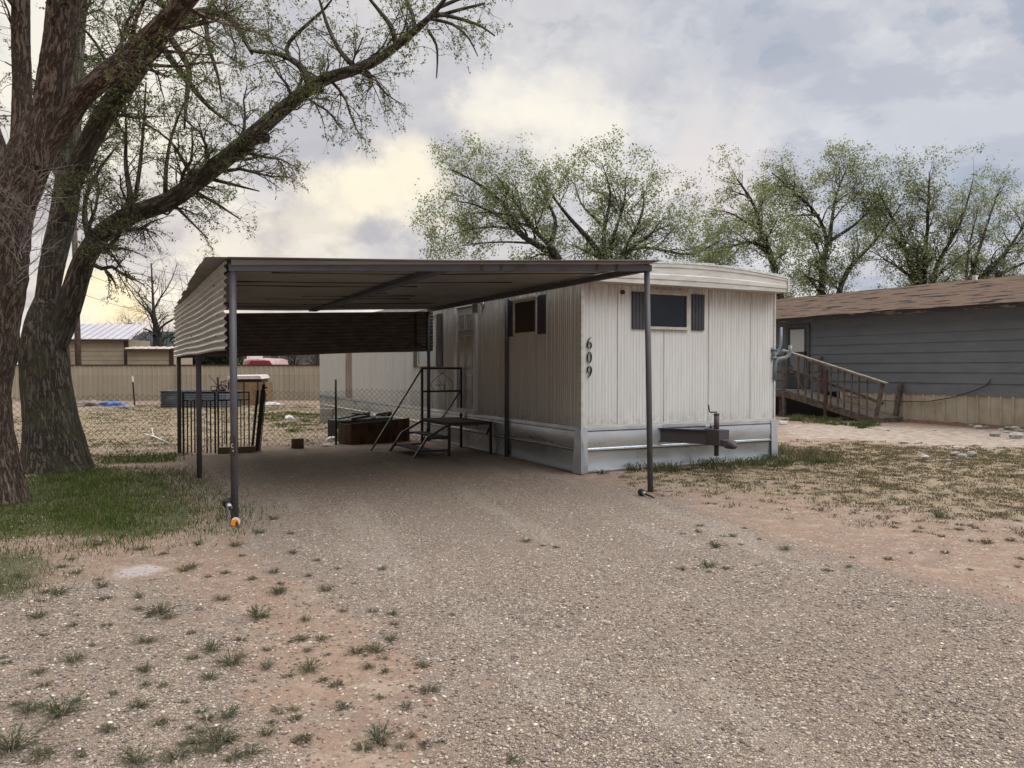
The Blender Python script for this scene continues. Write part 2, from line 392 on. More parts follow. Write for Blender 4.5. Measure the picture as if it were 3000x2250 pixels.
zones = {'gravel': np.maximum(poly_mask(GX, GY, Z_gravel, .45), .72 * poly_mask(GX, GY, Z_peb, .4)),
         'green': np.maximum(np.maximum(poly_mask(GX, GY, Z_green, .35), poly_mask(GX, GY, Z_green2, .3)), .8 * poly_mask(GX, GY, Z_green3, .3)),
         'dry': np.maximum(poly_mask(GX, GY, Z_dry, .7), 1.0 * poly_mask(GX, GY, Z_yard, .8)),
         'path': poly_mask(GX, GY, Z_path, .8)}
mg, k = newmat('gravel_and_soil')
P = k.n('NewGeometry').outputs['Position']
A = lambda n: k.n('Attribute', attribute_name=n).outputs['Fac']
nb = k.noise(P, 1.1, 6, .6); nm = k.noise(P, 5.0, 5, .6); nf = k.noise(P, 40.0, 4, .6)
soil = k.mix(k.ss(nb, .35, .65), (.275, .180, .128), (.225, .150, .110))
soil = k.mix(k.math('MULTIPLY', k.ss(nm, .4, .7), .5), soil, (.31, .24, .18))
soil = k.mix(k.math('MULTIPLY', k.ss(nf, .3, .7), .6), soil, (.13, .095, .07))
soil = k.mix(k.math('MULTIPLY', k.ss(k.noise(P, 11.0, 5, .7), .48, .60), .45), soil, (.15, .108, .08))
soil = k.mix(k.math('MULTIPLY', k.ss(k.noise(k.vm('ADD', P, (4.0, 7.0, 0.0)), 4.0, 6, .65), .52, .64), .5), soil, (.34, .26, .195))
def stones(sc, seed):
    v = k.vm('ADD', P, (seed, seed, 0.0)); v = k.vm('ADD', v, k.vm('MULTIPLY', k.n('TexNoise', i={'Vector': P, 'Scale': 30.0, 'Detail': 2.0}).outputs[1], (.012, .012, 0)))
    vo = k.n('TexVoronoi', voronoi_dimensions='2D', i={'Vector': v, 'Scale': sc}); ve = k.n('TexVoronoi', voronoi_dimensions='2D', feature='DISTANCE_TO_EDGE', i={'Vector': v, 'Scale': sc})
    r = k.n('SeparateColor', i={0: vo.outputs['Color']}).outputs
    c = k.ramp(r[0], [(0, (.14, .11, .095)), (.22, (.19, .15, .125)), (.42, (.25, .20, .16)), (.62, (.31, .255, .205)), (.82, (.37, .315, .25)), (.95, (.46, .41, .34)), (1, (.56, .52, .46))])
    dome = k.ss(ve.outputs[0], 0.0, .28)
    return c, dome, r[1]
c1, d1, r1 = stones(55.0, 0.0); c2, d2, r2 = stones(95.0, 3.7)
gc = k.mix(k.math('MULTIPLY', d1, k.ss(r1, .25, .35)), k.mix(d2, (.11, .08, .065), c2), c1)
rut = k.noise(k.vm('ADD', k.n('VectorRotate', rotation_type='Z_AXIS', i={'Vector': k.scale(P, (1, 1, 1)), 'Angle': R(-20)}).outputs[0], (0, 0, 0)), .9, 3, .5)
rv_ = k.n('VectorRotate', rotation_type='Z_AXIS', i={'Vector': P, 'Angle': R(-18)}).outputs[0]
rut = k.noise(k.scale(rv_, (1.0, .18, 1)), 1.1, 6, .6)
gc = k.mix(k.math('MULTIPLY', k.ss(nb, .40, .66), .35), gc, (.285, .215, .165))
gc = k.mix(k.math('MULTIPLY', k.ss(rut, .49, .60), .5), gc, (.245, .195, .16))
gc = k.mix(k.math('MULTIPLY', k.ss(rut, .46, .38), .35), gc, (.37, .325, .275))
gh = k.math('MAXIMUM', k.math('MULTIPLY', d1, k.ss(r1, .25, .35)), k.math('MULTIPLY', d2, .5))
gc = k.mix(1.0, gc, (1.02, .985, .95), 'MULTIPLY')
gm = k.ss(k.math('ADD', A('gravel'), k.math('ADD', k.math('MULTIPLY', k.math('SUBTRACT', nm, .5), 1.2), k.math('MULTIPLY', k.math('SUBTRACT', nb, .5), 1.6))), .30, .75)
sparse = k.math('MULTIPLY', k.math('MULTIPLY', d1, k.ss(r1, .80, .84)), k.ss(nb, .35, .55))
base = k.mix(sparse, soil, c1)
c = k.mix(gm, base, gc)
dm = k.ss(k.math('ADD', A('dry'), k.math('MULTIPLY', k.math('SUBTRACT', nm, .5), 1.3)), .45, .75)
c = k.mix(k.math('MULTIPLY', dm, k.ss(nb, .35, .6, .15, .8)), c, k.mix(k.ss(k.noise(P, 14.0, 6, .7), .42, .58), (.28, .222, .135), (.125, .095, .068)))
gn = k.ss(k.math('ADD', A('green'), k.math('MULTIPLY', k.math('SUBTRACT', nm, .5), .9)), .4, .7)
c = k.mix(k.math('MULTIPLY', gn, .8), c, (.055, .060, .022))
pm = k.ss(k.math('ADD', A('path'), k.math('MULTIPLY', k.math('SUBTRACT', k.noise(k.scale(P, (.45, 1.6, 1)), 2.6, 6, .65), .5), 2.6)), .35, .8)
c = k.mix(k.math('MULTIPLY', pm, .75), c, k.mix(k.ss(k.noise(k.scale(P, (.6, 1.5, 1)), 7.0, 7, .7), .44, .56), (.41, .35, .29), (.20, .155, .12)))
chalk = k.ss(k.math('ADD', k.vm('LENGTH', k.vm('SUBTRACT', P, tuple(ground(405, 1672)))), k.math('MULTIPLY', nm, .35)), .42, .28)
c = k.mix(k.math('MULTIPLY', chalk, .55), c, (.42, .38, .37))
hh = k.math('ADD', k.math('MULTIPLY', k.math('MULTIPLY', gh, gm), .6), k.math('ADD', k.math('MULTIPLY', nf, .5), k.math('MULTIPLY', nm, .9)))
finish(k, c, .9, 0, hh, .8, .02, .2)
go = np_mesh('ground', np.stack([GX.ravel(), GY.ravel(), GZ.ravel()], 1), [quads], mg, smooth=True)
for nme, arr in zones.items():
    at_ = go.data.attributes.new(nme, 'FLOAT', 'POINT'); at_.data.foreach_set('value', arr.astype(np.float32).ravel())
tag(go, kind='structure')

# ------------------------------------------------------------------ mobile home
TA = R(26.86); TU = Vector((math.cos(TA), math.sin(TA), 0)); TL = Vector((-math.sin(TA), math.cos(TA), 0)); TZ = Vector((0, 0, 1))
T0 = Vector((1.028, 11.738, 0)); TW, TLEN, HS, HT = 3.908, 16.7, .669, 2.854
def tf(u, out, z): return T0 + TU * u - TL * out + TZ * z          # on the front face: u across, out towards the viewer
def ts(l, out, z): return T0 + TL * l - TU * out + TZ * z          # on the long side: l away, out to the left
def u_at(px):     # where a pixel column meets the front face / the long side
    q = (px - 1500) / F; return (q * T0.y - T0.x) / (TU.x - q * TU.y)
def l_at(px):
    q = (px - 1500) / F; return (q * T0.y - T0.x) / (TL.x - q * TL.y)
def zf(px, py): u = u_at(px); return at(px, py, (T0 + TU * u).y).z
def zs(px, py): l = l_at(px); return at(px, py, (T0 + TL * l).y).z
home = thing('mobile_home', tf(TW / 2, -TLEN / 2, 0), 'long off-white ribbed metal mobile home numbered 609 with bright steel skirting', 'mobile home')
def ribbed(p0, p1, pitch, depth, outv, seams=()):
    L = (p1 - p0).length; t = (p1 - p0) / L; pr = []; x = 0
    while x < L - pitch:
        rd = depth * (0.55 + .9 * random.random())
        pr += [p0 + t * x, p0 + t * (x + pitch * .42), p0 + t * (x + pitch * .56) + outv * rd, p0 + t * (x + pitch * .86) + outv * rd]
        x += pitch
    pr.append(p1); return pr
mb = MB()
b0, b1 = tf(0, 0, HS), tf(TW, 0, HS)
mb.profile(ribbed(b0, b1, .058, .0032, -TL), TZ * (HT - HS))
part('front_wall', mb, m_siding, home)
mb = MB(); mb.profile(ribbed(tf(0, 0, HS), ts(TLEN, 0, HS), .062, .012, -TU)[::-1], TZ * (HT + .04 - HS)); part('side_wall', mb, m_siding, home)
mb = MB(); mb.obox(tf(TW, 0, HS) - TU * .006, -TU * .02, TL * TLEN, TZ * (HT - HS)); part('side_wall', mb, m_siding, home)
mb = MB(); mb.obox(ts(TLEN, 0, HS), TU * TW, TL * .03, TZ * (HT - HS)); part('rear_wall', mb, m_siding, home)
mb = MB()
for px in (1808, 1944, 2074, 2197):
    u = u_at(px); top = HT if px != 1944 else zf(1944, 968)
    mb.obox(tf(u, .0035, HS), TU * .009, -TL * .004, TZ * (top - HS))
parts('panel_seam', mb, M('panel_seam_grey', (.38, .365, .34), rough=.6), home)  # thin darker strips along the front wall's panel seams
mb = MB()
mb.obox(tf(-.012, .008, HS - .02), TU * .05, -TL * .012, TZ * (HT - HS + .02)); mb.obox(ts(0, .0, HS - .02) - TL * .02, -TU * .012, TL * .06, TZ * (HT - HS + .02))
mb.obox(tf(TW - .03, .008, HS - .02), TU * .035, -TL * .012, TZ * (HT - HS + .02))
mb.obox(tf(.04, .01, HS - .005), TU * (TW - .08), -TL * .012, TZ * .05)
mb.obox(ts(4.1, .012, HS), -TU * .012, TL * .04, TZ * (HT - HS)); mb.obox(ts(.86, .012, HS), -TU * .01, TL * .03, TZ * (HT - HS))
parts('corner_trim', mb, m_trimw, home)
# roof: bowed, with the boxed fascia hanging forward over the front wall
OV = .315
def arch(u): t = u / TW * 2 - 1; return 3.075 + .125 * (1 - t * t)
N = 24
mb = MB(); pr = [tf(TW * i / N, OV - .02, arch(TW * i / N)) for i in range(N + 1)]
mb.profile(pr[::-1], TL * (TLEN + OV), -TZ * .03); part('roof', mb, m_roofcoat, home)
mb = MB(); prof = [(0, 0), (0, .045), (.012, .055), (.012, .10), (0, .112), (0, .17), (.012, .182), (.012, .225)]
us = [TW * i / N for i in range(N + 1)]
for (o0, h0), (o1, h1) in zip(prof[:-1], prof[1:]):
    vs_ = []
    for u in us:
        zt = arch(u) - .004; zb = HT - .006
        f = (zt - zb) / .225
        vs_ += [tf(u, OV + o0, zb + h0 * f), tf(u, OV + o1, zb + h1 * f)]
    mb.add(vs_, [(2 * i, 2 * i + 2, 2 * i + 3, 2 * i + 1) for i in range(N)])
for u in (0, TW):
    mb.add([tf(u, 0, HT - .006), tf(u, OV, HT - .006), tf(u, OV, arch(u)), tf(u, 0, arch(u))], [(0, 1, 2, 3)])
mb.add([tf(0, 0, HT - .006), tf(TW, 0, HT - .006), tf(TW, OV, HT - .006), tf(0, OV, HT - .006)], [(0, 1, 2, 3)])
mb.obox(tf(TW - .05, OV + .013, HT - .01), TU * .054, -TL * .008, TZ * (arch(TW) - HT + .012))
mb.obox(ts(-.1, 0.0, HT + .02), -TU * .03, TL * (TLEN), TZ * .20)
fa = part('roof_fascia', mb, m_trimw, home)
mb = MB(); pr = [tf(u, OV + .022, arch(u) - .012) for u in us]
for i in range(N): mb.obox(pr[i], pr[i + 1] - pr[i], TL * .1, TZ * (.035 + .01 * math.sin(i * 2.1)))
part('roof_edge_coating', mb, m_roofcoat, home)
# skirting: two bands, raised joints, corner flashings
def skirt_poly(P0, t, outv, L, zb):
    pr = []
    for z0, z1, b in ((0, zb, -.055), (zb, HS, .050)):
        n = 8
        pr += [(z0 + (z1 - z0) * i / n, b * math.sin(math.pi * i / n) * .22 + .016) for i in range(n + 1)]
    return [P0 + outv * o + TZ * z for z, o in pr]
mb = MB(); mb.profile(skirt_poly(tf(0.02, 0, 0), TU, -TL, TW, .34), TU * (TW - .04)); part('skirting', mb, m_galv, home, smooth=True)
mb = MB(); mb.profile(skirt_poly(ts(0.02, 0, 0), TL, -TU, TLEN, .35)[::-1], TL * (TLEN - .04)); part('skirting', mb, m_galv, home, smooth=True)
mb = MB()
gap = [(0.06, u_at(1905)), (u_at(1940), u_at(2065)), (u_at(2080), TW - .06)]
for a_, b_ in gap:
    mb.obox(tf(a_, .022, HS - .035), TU * (b_ - a_), -TL * .012, TZ * .018); mb.obox(tf(a_, .018, HS - .008), TU * (b_ - a_), -TL * .010, TZ * .022)
mb.obox(tf(.06, .018, .334), TU * (TW - .12), -TL * .018, TZ * .020)
mb.obox(tf(.06, .02, .012), TU * (TW - .12), -TL * .02, TZ * .022)
for z_ in (HS - .035, HS + .004, .34, .012):
    mb.obox(ts(.05, .018, z_), -TU * .016, TL * (TLEN - .1), TZ * .020)
parts('skirting_rail', mb, m_gedge, home)
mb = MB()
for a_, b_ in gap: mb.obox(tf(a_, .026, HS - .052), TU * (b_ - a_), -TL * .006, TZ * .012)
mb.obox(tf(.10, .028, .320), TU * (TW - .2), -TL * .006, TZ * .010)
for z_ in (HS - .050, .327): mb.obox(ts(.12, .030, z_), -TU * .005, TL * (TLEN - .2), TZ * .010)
parts('skirting_shadow_line', mb, m_dark, home)  # black strips put in as shadow lines below the rails
mb = MB()
mb.add([tf(-.02, .035, HS - .01), tf(.10, .035, HS - .01), tf(.10, .05, 0), tf(-.06, .12, 0)], [(0, 1, 2, 3)])
mb.add([tf(-.02, .035, HS - .01), tf(-.06, .12, 0), ts(.10, .09, 0), ts(.10, .035, HS - .01)], [(0, 1, 2, 3)])
mb.add([tf(TW - .10, .034, HS + .02), tf(TW + .03, .034, HS + .02), tf(TW + .05, .05, 0), tf(TW - .10, .05, 0)], [(0, 1, 2, 3)])
mb.add([tf(TW + .03, .034, HS + .02), tf(TW + .03, -.3, HS + .02), tf(TW + .05, -.3, 0), tf(TW + .05, .05, 0)], [(0, 1, 2, 3)])
parts('corner_flashing', mb, m_galv, home)
mb = MB(); mb.obox(tf(TW - .002, -.1, 0), -TU * .02, TL * (TLEN - .1), TZ * HS); mb.obox(ts(TLEN, 0, 0), TU * TW, TL * .02, TZ * HS)
part('skirting', mb, m_galv, home)
# front window with shutters
def front_window():
    x0, x1 = u_at(1897), u_at(2008); z1, z0 = zf(2010, 866), zf(1990, 961)
    w = MB(); w.obox(tf(x0, .012, z0), TU * (x1 - x0), -TL * .004, TZ * (z1 - z0))
    f = MB(); b = .045
    f.obox(tf(x0 - .01, .012, z0 - b + .01), TU * (x1 - x0 + .02), -TL * .035, TZ * b); f.obox(tf(x0 - .01, .012, z1 - .01), TU * (x1 - x0 + .02), -TL * .035, TZ * b)
    f.obox(tf(x0 - .035, .012, z0 - b + .01), TU * b, -TL * .033, TZ * (z1 - z0 + 2 * b - .02)); f.obox(tf(x1 - .01, .012, z0 - b + .01), TU * b, -TL * .033, TZ * (z1 - z0 + 2 * b - .02))
    f.obox(tf(x0 - .04, .012, z1 + .036), TU * (x1 - x0 + .08), -TL * .05, TZ * .03)
    fo = part('window', f, m_frame, home, bevel=.004); part('pane', w, m_glass, fo)
front_window()
def shutter(o, a, up, outv):
    s = MB(); s.obox(o, a, up, outv * .014); L = a.length; t = a / L
    n = 4
    for i in range(n): s.obox(o + t * (L * (i + .06) / n) + outv * .0145 + up * .01, t * (L * .86 / n), up * .98, outv * .008)
    return s
for xa, xb, yt, yb in ((1849, 1889, 855, 964), (2024, 2060, 863, 968)):
    ua, ub = u_at(xa), u_at(xb); z1, z0 = zf((xa + xb) / 2, yt), zf((xa + xb) / 2, yb)
    part('shutter', shutter(tf(ua, .01, z0), TU * (ub - ua), TZ * (z1 - z0), -TL), m_shut, home)
# small knob vent high on the front wall
mb = MB(); c_ = tf(u_at(1822), .0, zf(1822, 856)); mb.tube([c_, c_ - TL * .03], .035, 16); part('vent_cap', mb, m_rustpost, home)
# side windows
def side_window(x0, x1, y0, y1, sh, pm, two=False):
    l0, l1 = l_at(x1), l_at(x0); xm = (x0 + x1) / 2; z1, z0 = zs(xm, y0), zs(xm, y1)
    f = MB(); b = .04
    for zz_ in (z0 - b, z1): f.obox(ts(l0, .012, zz_), TL * (l1 - l0), -TU * .04, TZ * b)
    for ll in (l0 - b, l1): f.obox(ts(ll, .012, z0 - b), TL * b, -TU * .038, TZ * (z1 - z0 + 2 * b))
    if two: f.obox(ts(l0, .014, (z0 + z1) / 2), TL * (l1 - l0), -TU * .03, TZ * .035)
    f.obox(ts(l0 - .06, .012, z1 + b), TL * (l1 - l0 + .12), -TU * .06, TZ * .03)
    fo = part('window', f, m_frame if two else m_trimw, home)
    w = MB(); w.obox(ts(l0, .022, z0), TL * (l1 - l0), -TU * .006, TZ * (z1 - z0)); part('pane', w, pm, fo)
    for la, lb in ((l0 - .05 - sh, l0 - .05), (l1 + .05, l1 + .05 + sh)):
        part('shutter', shutter(ts(la, .012, z0 - .05), TL * (lb - la), TZ * (z1 - z0 + .12), -TU), m_shut, home)
side_window(1513, 1575, 884, 974, .26, m_brownpane)
side_window(1230, 1281, 934, 1068, .30, m_paleglass, True)
# door
lA, lB = l_at(1402), l_at(1339); zb, zt = .80, 2.80
mb = MB()
mb.obox(ts(lA, .012, zb - .02), TL * .13, -TU * .05, TZ * (zt - zb)); mb.obox(ts(lB - .13, .012, zb - .02), TL * .13, -TU * .05, TZ * (zt - zb))
mb.obox(ts(lA, .012, zt - .02), TL * (lB - lA), -TU * .052, TZ * .06); mb.obox(ts(lA - .04, .012, zb - .12), TL * (lB - lA + .08), -TU * .09, TZ * .10)
dr = part('door', MB().obox(ts(lA + .13, .022, zb - .02), TL * (lB - lA - .26), -TU * .014, TZ * (zt - zb - .002)), M('grey_white_door', (.42, .42, .42), (.36, .36, .36), 3, rough=.35), home)
part('door_frame', mb, M('grey_white_paint', (.66, .68, .70), (.56, .57, .58), 4, (1, 1, .4), .45), dr)
mb = MB(); dw = lB - lA - .26
for c0 in (.10, .55):
    for z0_, h_ in ((.10, .52), (.78, .62), (1.52, .30)):
        o = ts(lA + .13 + dw * c0, .0365, zb + z0_); t_ = TL * (dw * .35)
        for q in ((o, t_, TZ * .02), (o + TZ * h_, t_, TZ * .02), (o, TL * .02, TZ * h_), (o + t_, TL * .02, TZ * (h_ + .02))): mb.obox(q[0], q[1], q[2], -TU * .008)
part('door_panel', mb, m_trimw, dr)
# wall lantern right of the door
lc = l_at(1414); zc = zs(1414, 893)
mb = MB(); p = ts(lc - .06, .012, zc); mb.tube([p, p - TU * .03], .06, 16); mb.tube([p - TU * .02, p - TU * .10 + TZ * .05, p - TU * .17 + TZ * .01], .012, 8)
q = p - TU * .17 + TZ * .0
for z_ in (0, -.17): mb.obox(q + Vector((-.055, -.055, z_)), (.11, 0, 0), (0, .11, 0), (0, 0, .012))
for sx in (-.055, .045):
    for sy in (-.055, .045): mb.obox(q + Vector((sx, sy, -.17)), (.01, 0, 0), (0, .01, 0), (0, 0, .17))
mb.obox(q + Vector((-.035, -.035, .01)), (.07, 0, 0), (0, .07, 0), (0, 0, .035))
lo_ = part('wall_lantern', mb, m_silver, home)
mb = MB(); mb.obox(q + Vector((-.044, -.044, -.155)), (.088, 0, 0), (0, .088, 0), (0, 0, .15)); part('lantern_glass', mb, M_glass('lantern_pane', (.16, .16, .15), .1), lo_)
# torn strip of bare wood far along the side
la, lb = l_at(1033), l_at(1015); zt_ = zs(1024, 1000)
mb = MB(); o = ts(la, .020, HS + .05)
mb.prism([o, o + TL * (lb - la), o + TL * (lb - la) + TZ * 1.0, o + TL * (lb - la - .05) + TZ * 1.9, o + TL * .03 + TZ * 1.95, o + TL * .06 + TZ * .9], -TU * .01)
part('bare_wood_strip', mb, m_woodl, home)
# house numbers, drawn as swept strokes
def numeral(kind, px, py, hpx):
    u0 = u_at(px); zc = zf(px, py); h = hpx / F * (T0 + TU * u0).y; w = h * .40
    m_ = MB()
    def stroke(fn, n=28):
        L_, R_ = [], []
        for i in range(n + 1):
            x, y, tw = fn(i / n); x2, y2, _ = fn(min(i / n + .01, 1.001)); dx_, dy_ = x2 - x, y2 - y; l = math.hypot(dx_, dy_) + 1e-9
            nx_, ny_ = -dy_ / l * tw, dx_ / l * tw
            L_.append((x + nx_, y + ny_)); R_.append((x - nx_, y - ny_))
        P_ = lambda q, o_: tf(u0 + q[0] * h, o_, zc + q[1] * h)
        for i in range(n):
            a4 = [L_[i], L_[i + 1], R_[i + 1], R_[i]]
            m_.add([P_(q, .030) for q in a4] + [P_(q, .012) for q in a4], [(0, 1, 2, 3), (0, 4, 5, 1), (3, 2, 6, 7)])
    def oval(cx, cy, rx, ry):
        def fn(t):
            an = 2 * math.pi * t; s_ = abs(math.cos(an)); return cx + rx * math.cos(an), cy + ry * math.sin(an), .012 + .034 * s_ ** 1.5
        return fn
    if kind == '0': stroke(oval(0, 0, .19, .47))
    else:
        g = 1 if kind == '6' else -1
        stroke(lambda t: tuple(g * v for v in oval(0, -.19, .19, .29)(t)[:2]) + (oval(0, 0, .19, .29)(t)[2],))
        def tail(t):
            an = math.pi - t * 1.35; x = .30 + .50 * math.cos(an); y = -.16 + .68 * math.sin(an)
            return g * (x - .0), g * y, .046 * (1 - t) + .010
        stroke(tail)
    return m_
numer = MB()
for kd, py in (('6', 1005.5), ('0', 1047), ('9', 1089)):
    m_ = numeral(kd, 1724.5, py, 34); part('house_number', m_, m_dark, home)
# trailer hitch: A frame arms, coupler box, jack with crank
hu = (u_at(1928) + u_at(2069)) / 2 + .02; tip = tf(hu, .98, 0)
mb = MB(); zc = .52
aL, aR = tf(u_at(1928) + .02, .0, zc), tf(u_at(2090), .0, zc); tL = tf(hu - .09, .66, zc); tR = tf(hu + .09, .66, zc)
for a_, b_ in ((aL, tL), (aR, tR)):
    mb.beam(a_, b_, .012, .22); mb.beam(a_ + TZ * .104, b_ + TZ * .104, .075, .012); mb.beam(a_ - TZ * .104, b_ - TZ * .104, .075, .012)
hit = part('hitch', mb, m_rust, home)
mb = MB(); mb.prism([tf(hu - .10, .62, .405), tf(hu + .10, .62, .405), tf(hu + .10, .62, .645), tf(hu - .10, .62, .645)], -TL * .33)
mb.prism([tf(hu - .075, .95, .40), tf(hu - .075, 1.05, .40), tf(hu - .05, 1.12, .43), tf(hu - .05, 1.10, .49), tf(hu - .075, .95, .50)], TU * .14)
mb.tube([tf(hu, 1.0, .44), tf(hu, 1.10, .435), tf(hu, 1.16, .42), tf(hu, 1.19, .40)], [.07, .065, .05, .03], 14)
part('coupler', mb, m_rust, hit, bevel=.006)
jx = tf(hu - .0, .78, 0)
mb = MB(); mb.tube([jx + TZ * .24, jx + TZ * .44], .036, 16); mb.tube([jx + TZ * .60, jx + TZ * .87], .040, 16); mb.tube([jx + TZ * .86, jx + TZ * .885], .045, 16)
parts('jack_tube', mb, m_rust, hit)
mb = MB(); c_ = jx + TZ * .885; lft = -TU; mb.tube([c_, c_ + TZ * .02, c_ + lft * .12 + TZ * .02, c_ + lft * .14 + TZ * .03, c_ + lft * .16 + TZ * .14], .010, 8); part('crank', mb, m_rustpost, hit)
# electrical mast bracket and bent conduits hanging off the right corner
mb = MB(); YR = (T0 + TU * TW).y
cr = lambda px, py, d=0: at(px, py, YR - .03 + d)
mb.tube([cr(2266, 1018), cr(2266, 1052)], .035, 12); mb.tube([cr(2266, 1022), cr(2266, 1026)], .055, 14); mb.tube([cr(2266, 1045), cr(2266, 1051)], .055, 14)
part('meter_bracket', mb, m_pvc, home)
mb = MB(); mb.tube([cr(2315, 1012), cr(2315, 1030), cr(2311, 1041), cr(2302, 1048), cr(2290, 1050), cr(2281, 1052), cr(2273, 1060), cr(2270, 1074), cr(2269, 1113)], .031, 12)
part('conduit', mb, m_pvc, home)
mb = MB(); mb.tube([cr(2289, 959, .1), cr(2288, 1006, .1), cr(2284, 1022, .1), cr(2275, 1038, .1), cr(2268, 1046, .05)], .022, 12); mb.tube([cr(2283, 1029), cr(2308, 1029)], .010, 8)
part('conduit', mb, m_pvc, home)

# ------------------------------------------------------------------ carport
FL, ML, BL = ground(688, 1522), ground(578, 1398), ground(526, 1327)
ML = FL.lerp(BL, .5 * ((ML - FL).length / (BL - FL).length) + .25)
FR, MR, BR = ground(1906, 1440), ground(1484, 1339), ground(1256, 1294)
def ztop(px, py, P_): return at(px, py, P_.y).z
cpt = thing('carport', (FL + FR + BL + BR) / 4, 'open metal carport on pipe posts with corrugated side and back panels', 'carport')
bm_front = (Vector((*at(681, 785, FL.y).xy, 0)), Vector((*at(1895, 786, FR.y).xy, 0)))
zFL, zFR = at(681, 795, FL.y).z, at(1895, 794, FR.y).z; zBL, zBR = 2.60, 2.775; zML, zMR = 2.60, 2.80
tops = [(FL, at(681, 785, FL.y)), (ML, None), (BL, None), (FR, at(1895, 786, FR.y)), (MR, None), (BR, None)]
for (b, t), zt_, m_ in zip(tops, (zFL, zML, zBL, zFR, zMR, zBR), (m_post,) * 6):
    t = Vector((t.x, t.y, zt_)) if t is not None else Vector((b.x, b.y, zt_))
    po = part('post', MB().tube([b - TZ * .15, b.lerp(t, .5), t], .037, 20), m_post, cpt)
    if b is FL:
        c_ = b.lerp(t, .30); q = MB(); q.obox(c_ + Vector((-.028, -.042, -.10)), (.056, 0, 0), (0, .012, 0), (0, 0, .20)); pl = part('mounting_plate', q, m_rustpost, po)
        q = MB()
        for i in range(7):
            an = R(60 + i * 40); an2 = R(60 + (i + 1) * 40)
            if i < 6: q.beam(c_ + Vector((math.cos(an) * .012, -.0445, math.sin(an) * .02)), c_ + Vector((math.cos(an2) * .012, -.0445, math.sin(an2) * .02)), .006, .005)
        q.beam(c_ + Vector((.002, -.0445, -.045)), c_ + Vector((.008, -.0445, -.06)), .006, .006); parts('paint_mark', q, m_white, pl)
        q = MB(); q.tube([t + Vector((0, -.04, -.02 - .6)), t + Vector((.05, -.035, -.63))], .003, 5)
# beams
P3 = lambda p, z: Vector((p.x, p.y, z))
tFL, tFR = at(681, 785, FL.y), at(1895, 786, FR.y)
a_, b_ = P3(tFL, zFL + .038), P3(tFR, zFR + .038); dv = (b_ - a_).normalized()
mb = MB(); mb.beam(a_ - dv * .04, b_ + dv * .045, .075, .076); fb = part('front_beam', mb, m_beam, cpt, bevel=.004)
mb = MB()
for t_ in (.552, .60, .855, .91): mb.obox(a_.lerp(b_, t_) + Vector((0, -.045, -.040)), dv * .022, (0, -.012, 0), (0, 0, .085))
mb.beam(a_.lerp(b_, .70) + TZ * .075, b_ + dv * .05 + TZ * .080, .05, .035); mb.beam(b_ + TZ * .02, b_ + TZ * .09, .05, .05, dv)
parts('bracket', mb, m_rust, fb)
mb = MB(); mb.beam(P3(FL, zFL + .038), P3(BL, zBL + .038), .06, .07); part('side_beam', mb, m_post, cpt)
mb = MB(); mb.beam(P3(FR, zFR + .038) - dv * .02, P3(BR, zBR + .038), .06, .08); part('side_beam', mb, m_post, cpt)
mb = MB(); mb.beam(P3(BL, 2.53) + (BL - FL).normalized() * .09, P3(BR, 2.73) + (BL - FL).normalized() * .09, .04, .05); part('back_beam', mb, m_post, cpt)
mid0, mid1 = a_.lerp(b_, .47), P3(BL, zBL).lerp(P3(BR, zBR), .5) + TZ * .04
mb = MB(); mb.beam(mid0 + TZ * .005, mid1 + TZ * .0, .14, .06); part('middle_beam', mb, m_beam, cpt)
# roof of overlapping sheets laid across the width
mb = MB(); NS = 14; bk_ = (BL - FL).normalized() * .10
lf0, lf1 = P3(FL, zFL + .115), P3(BL, 2.66) + bk_; rt0, rt1 = P3(FR, zFR + .105), P3(BR, 2.845) + bk_
bdir = (lf1 - lf0).normalized(); random.seed(3)
for i in range(NS):
    f0, f1 = i / NS - .01, (i + 1) / NS + .006
    f0 = f0 if i else -.02
    over = .27 * (1 - i / NS) ** .8 + random.uniform(-.015, .02) + .015
    l0, l1, r0, r1 = lf0.lerp(lf1, f0), lf0.lerp(lf1, f1), rt0.lerp(rt1, f0), rt0.lerp(rt1, f1)
    d0 = (l0 - r0).normalized(); d1 = (l1 - r1).normalized()
    l0 = l0 + d0 * over; l1 = l1 + d1 * over; r0 = r0 - d0 * .06; r1 = r1 - d1 * .06
    n = 12; dz0, dz1 = .014 + .005 * (i % 3 == 1), .0
    row = []
    for j in range(n + 1):
        t = j / n; sag = -.018 * math.sin(math.pi * t) + .004 * math.sin(t * 11)
        p0, p1 = l0.lerp(r0, t), l1.lerp(r1, t)
        for s_ in range(5):
            w = s_ / 4; rib = .010 if s_ in (1, 3) else 0
            row.append(p0.lerp(p1, w) + TZ * (sag + dz0 * (1 - w) + dz1 * w))
    fs = [(j * 5 + s_, (j + 1) * 5 + s_, (j + 1) * 5 + s_ + 1, j * 5 + s_ + 1) for j in range(n) for s_ in range(4)]
    mb.add(row, fs); mb.add([p - TZ * .002 for p in row], [tuple(reversed(q)) for q in fs])
sm_ = MB(); random.seed(8)
for i in (2, 4, 5, 7, 8, 9, 11, 12):
    f0 = i / NS; l0, r0 = lf0.lerp(lf1, f0), rt0.lerp(rt1, f0); t0_, t1_ = sorted((random.uniform(0, .5), random.uniform(.45, 1)))
    pts = [l0.lerp(r0, t0_ + (t1_ - t0_) * j / 8) for j in range(9)]; pts = [p + TZ * (-.018 * math.sin(math.pi * (t0_ + (t1_ - t0_) * j / 8)) - .004 + .004 * math.sin(j * 1.3)) for j, p in enumerate(pts)]
    sm_.tube(pts, .009, 5)
parts('sheet_seam', sm_, m_dark, cpt)
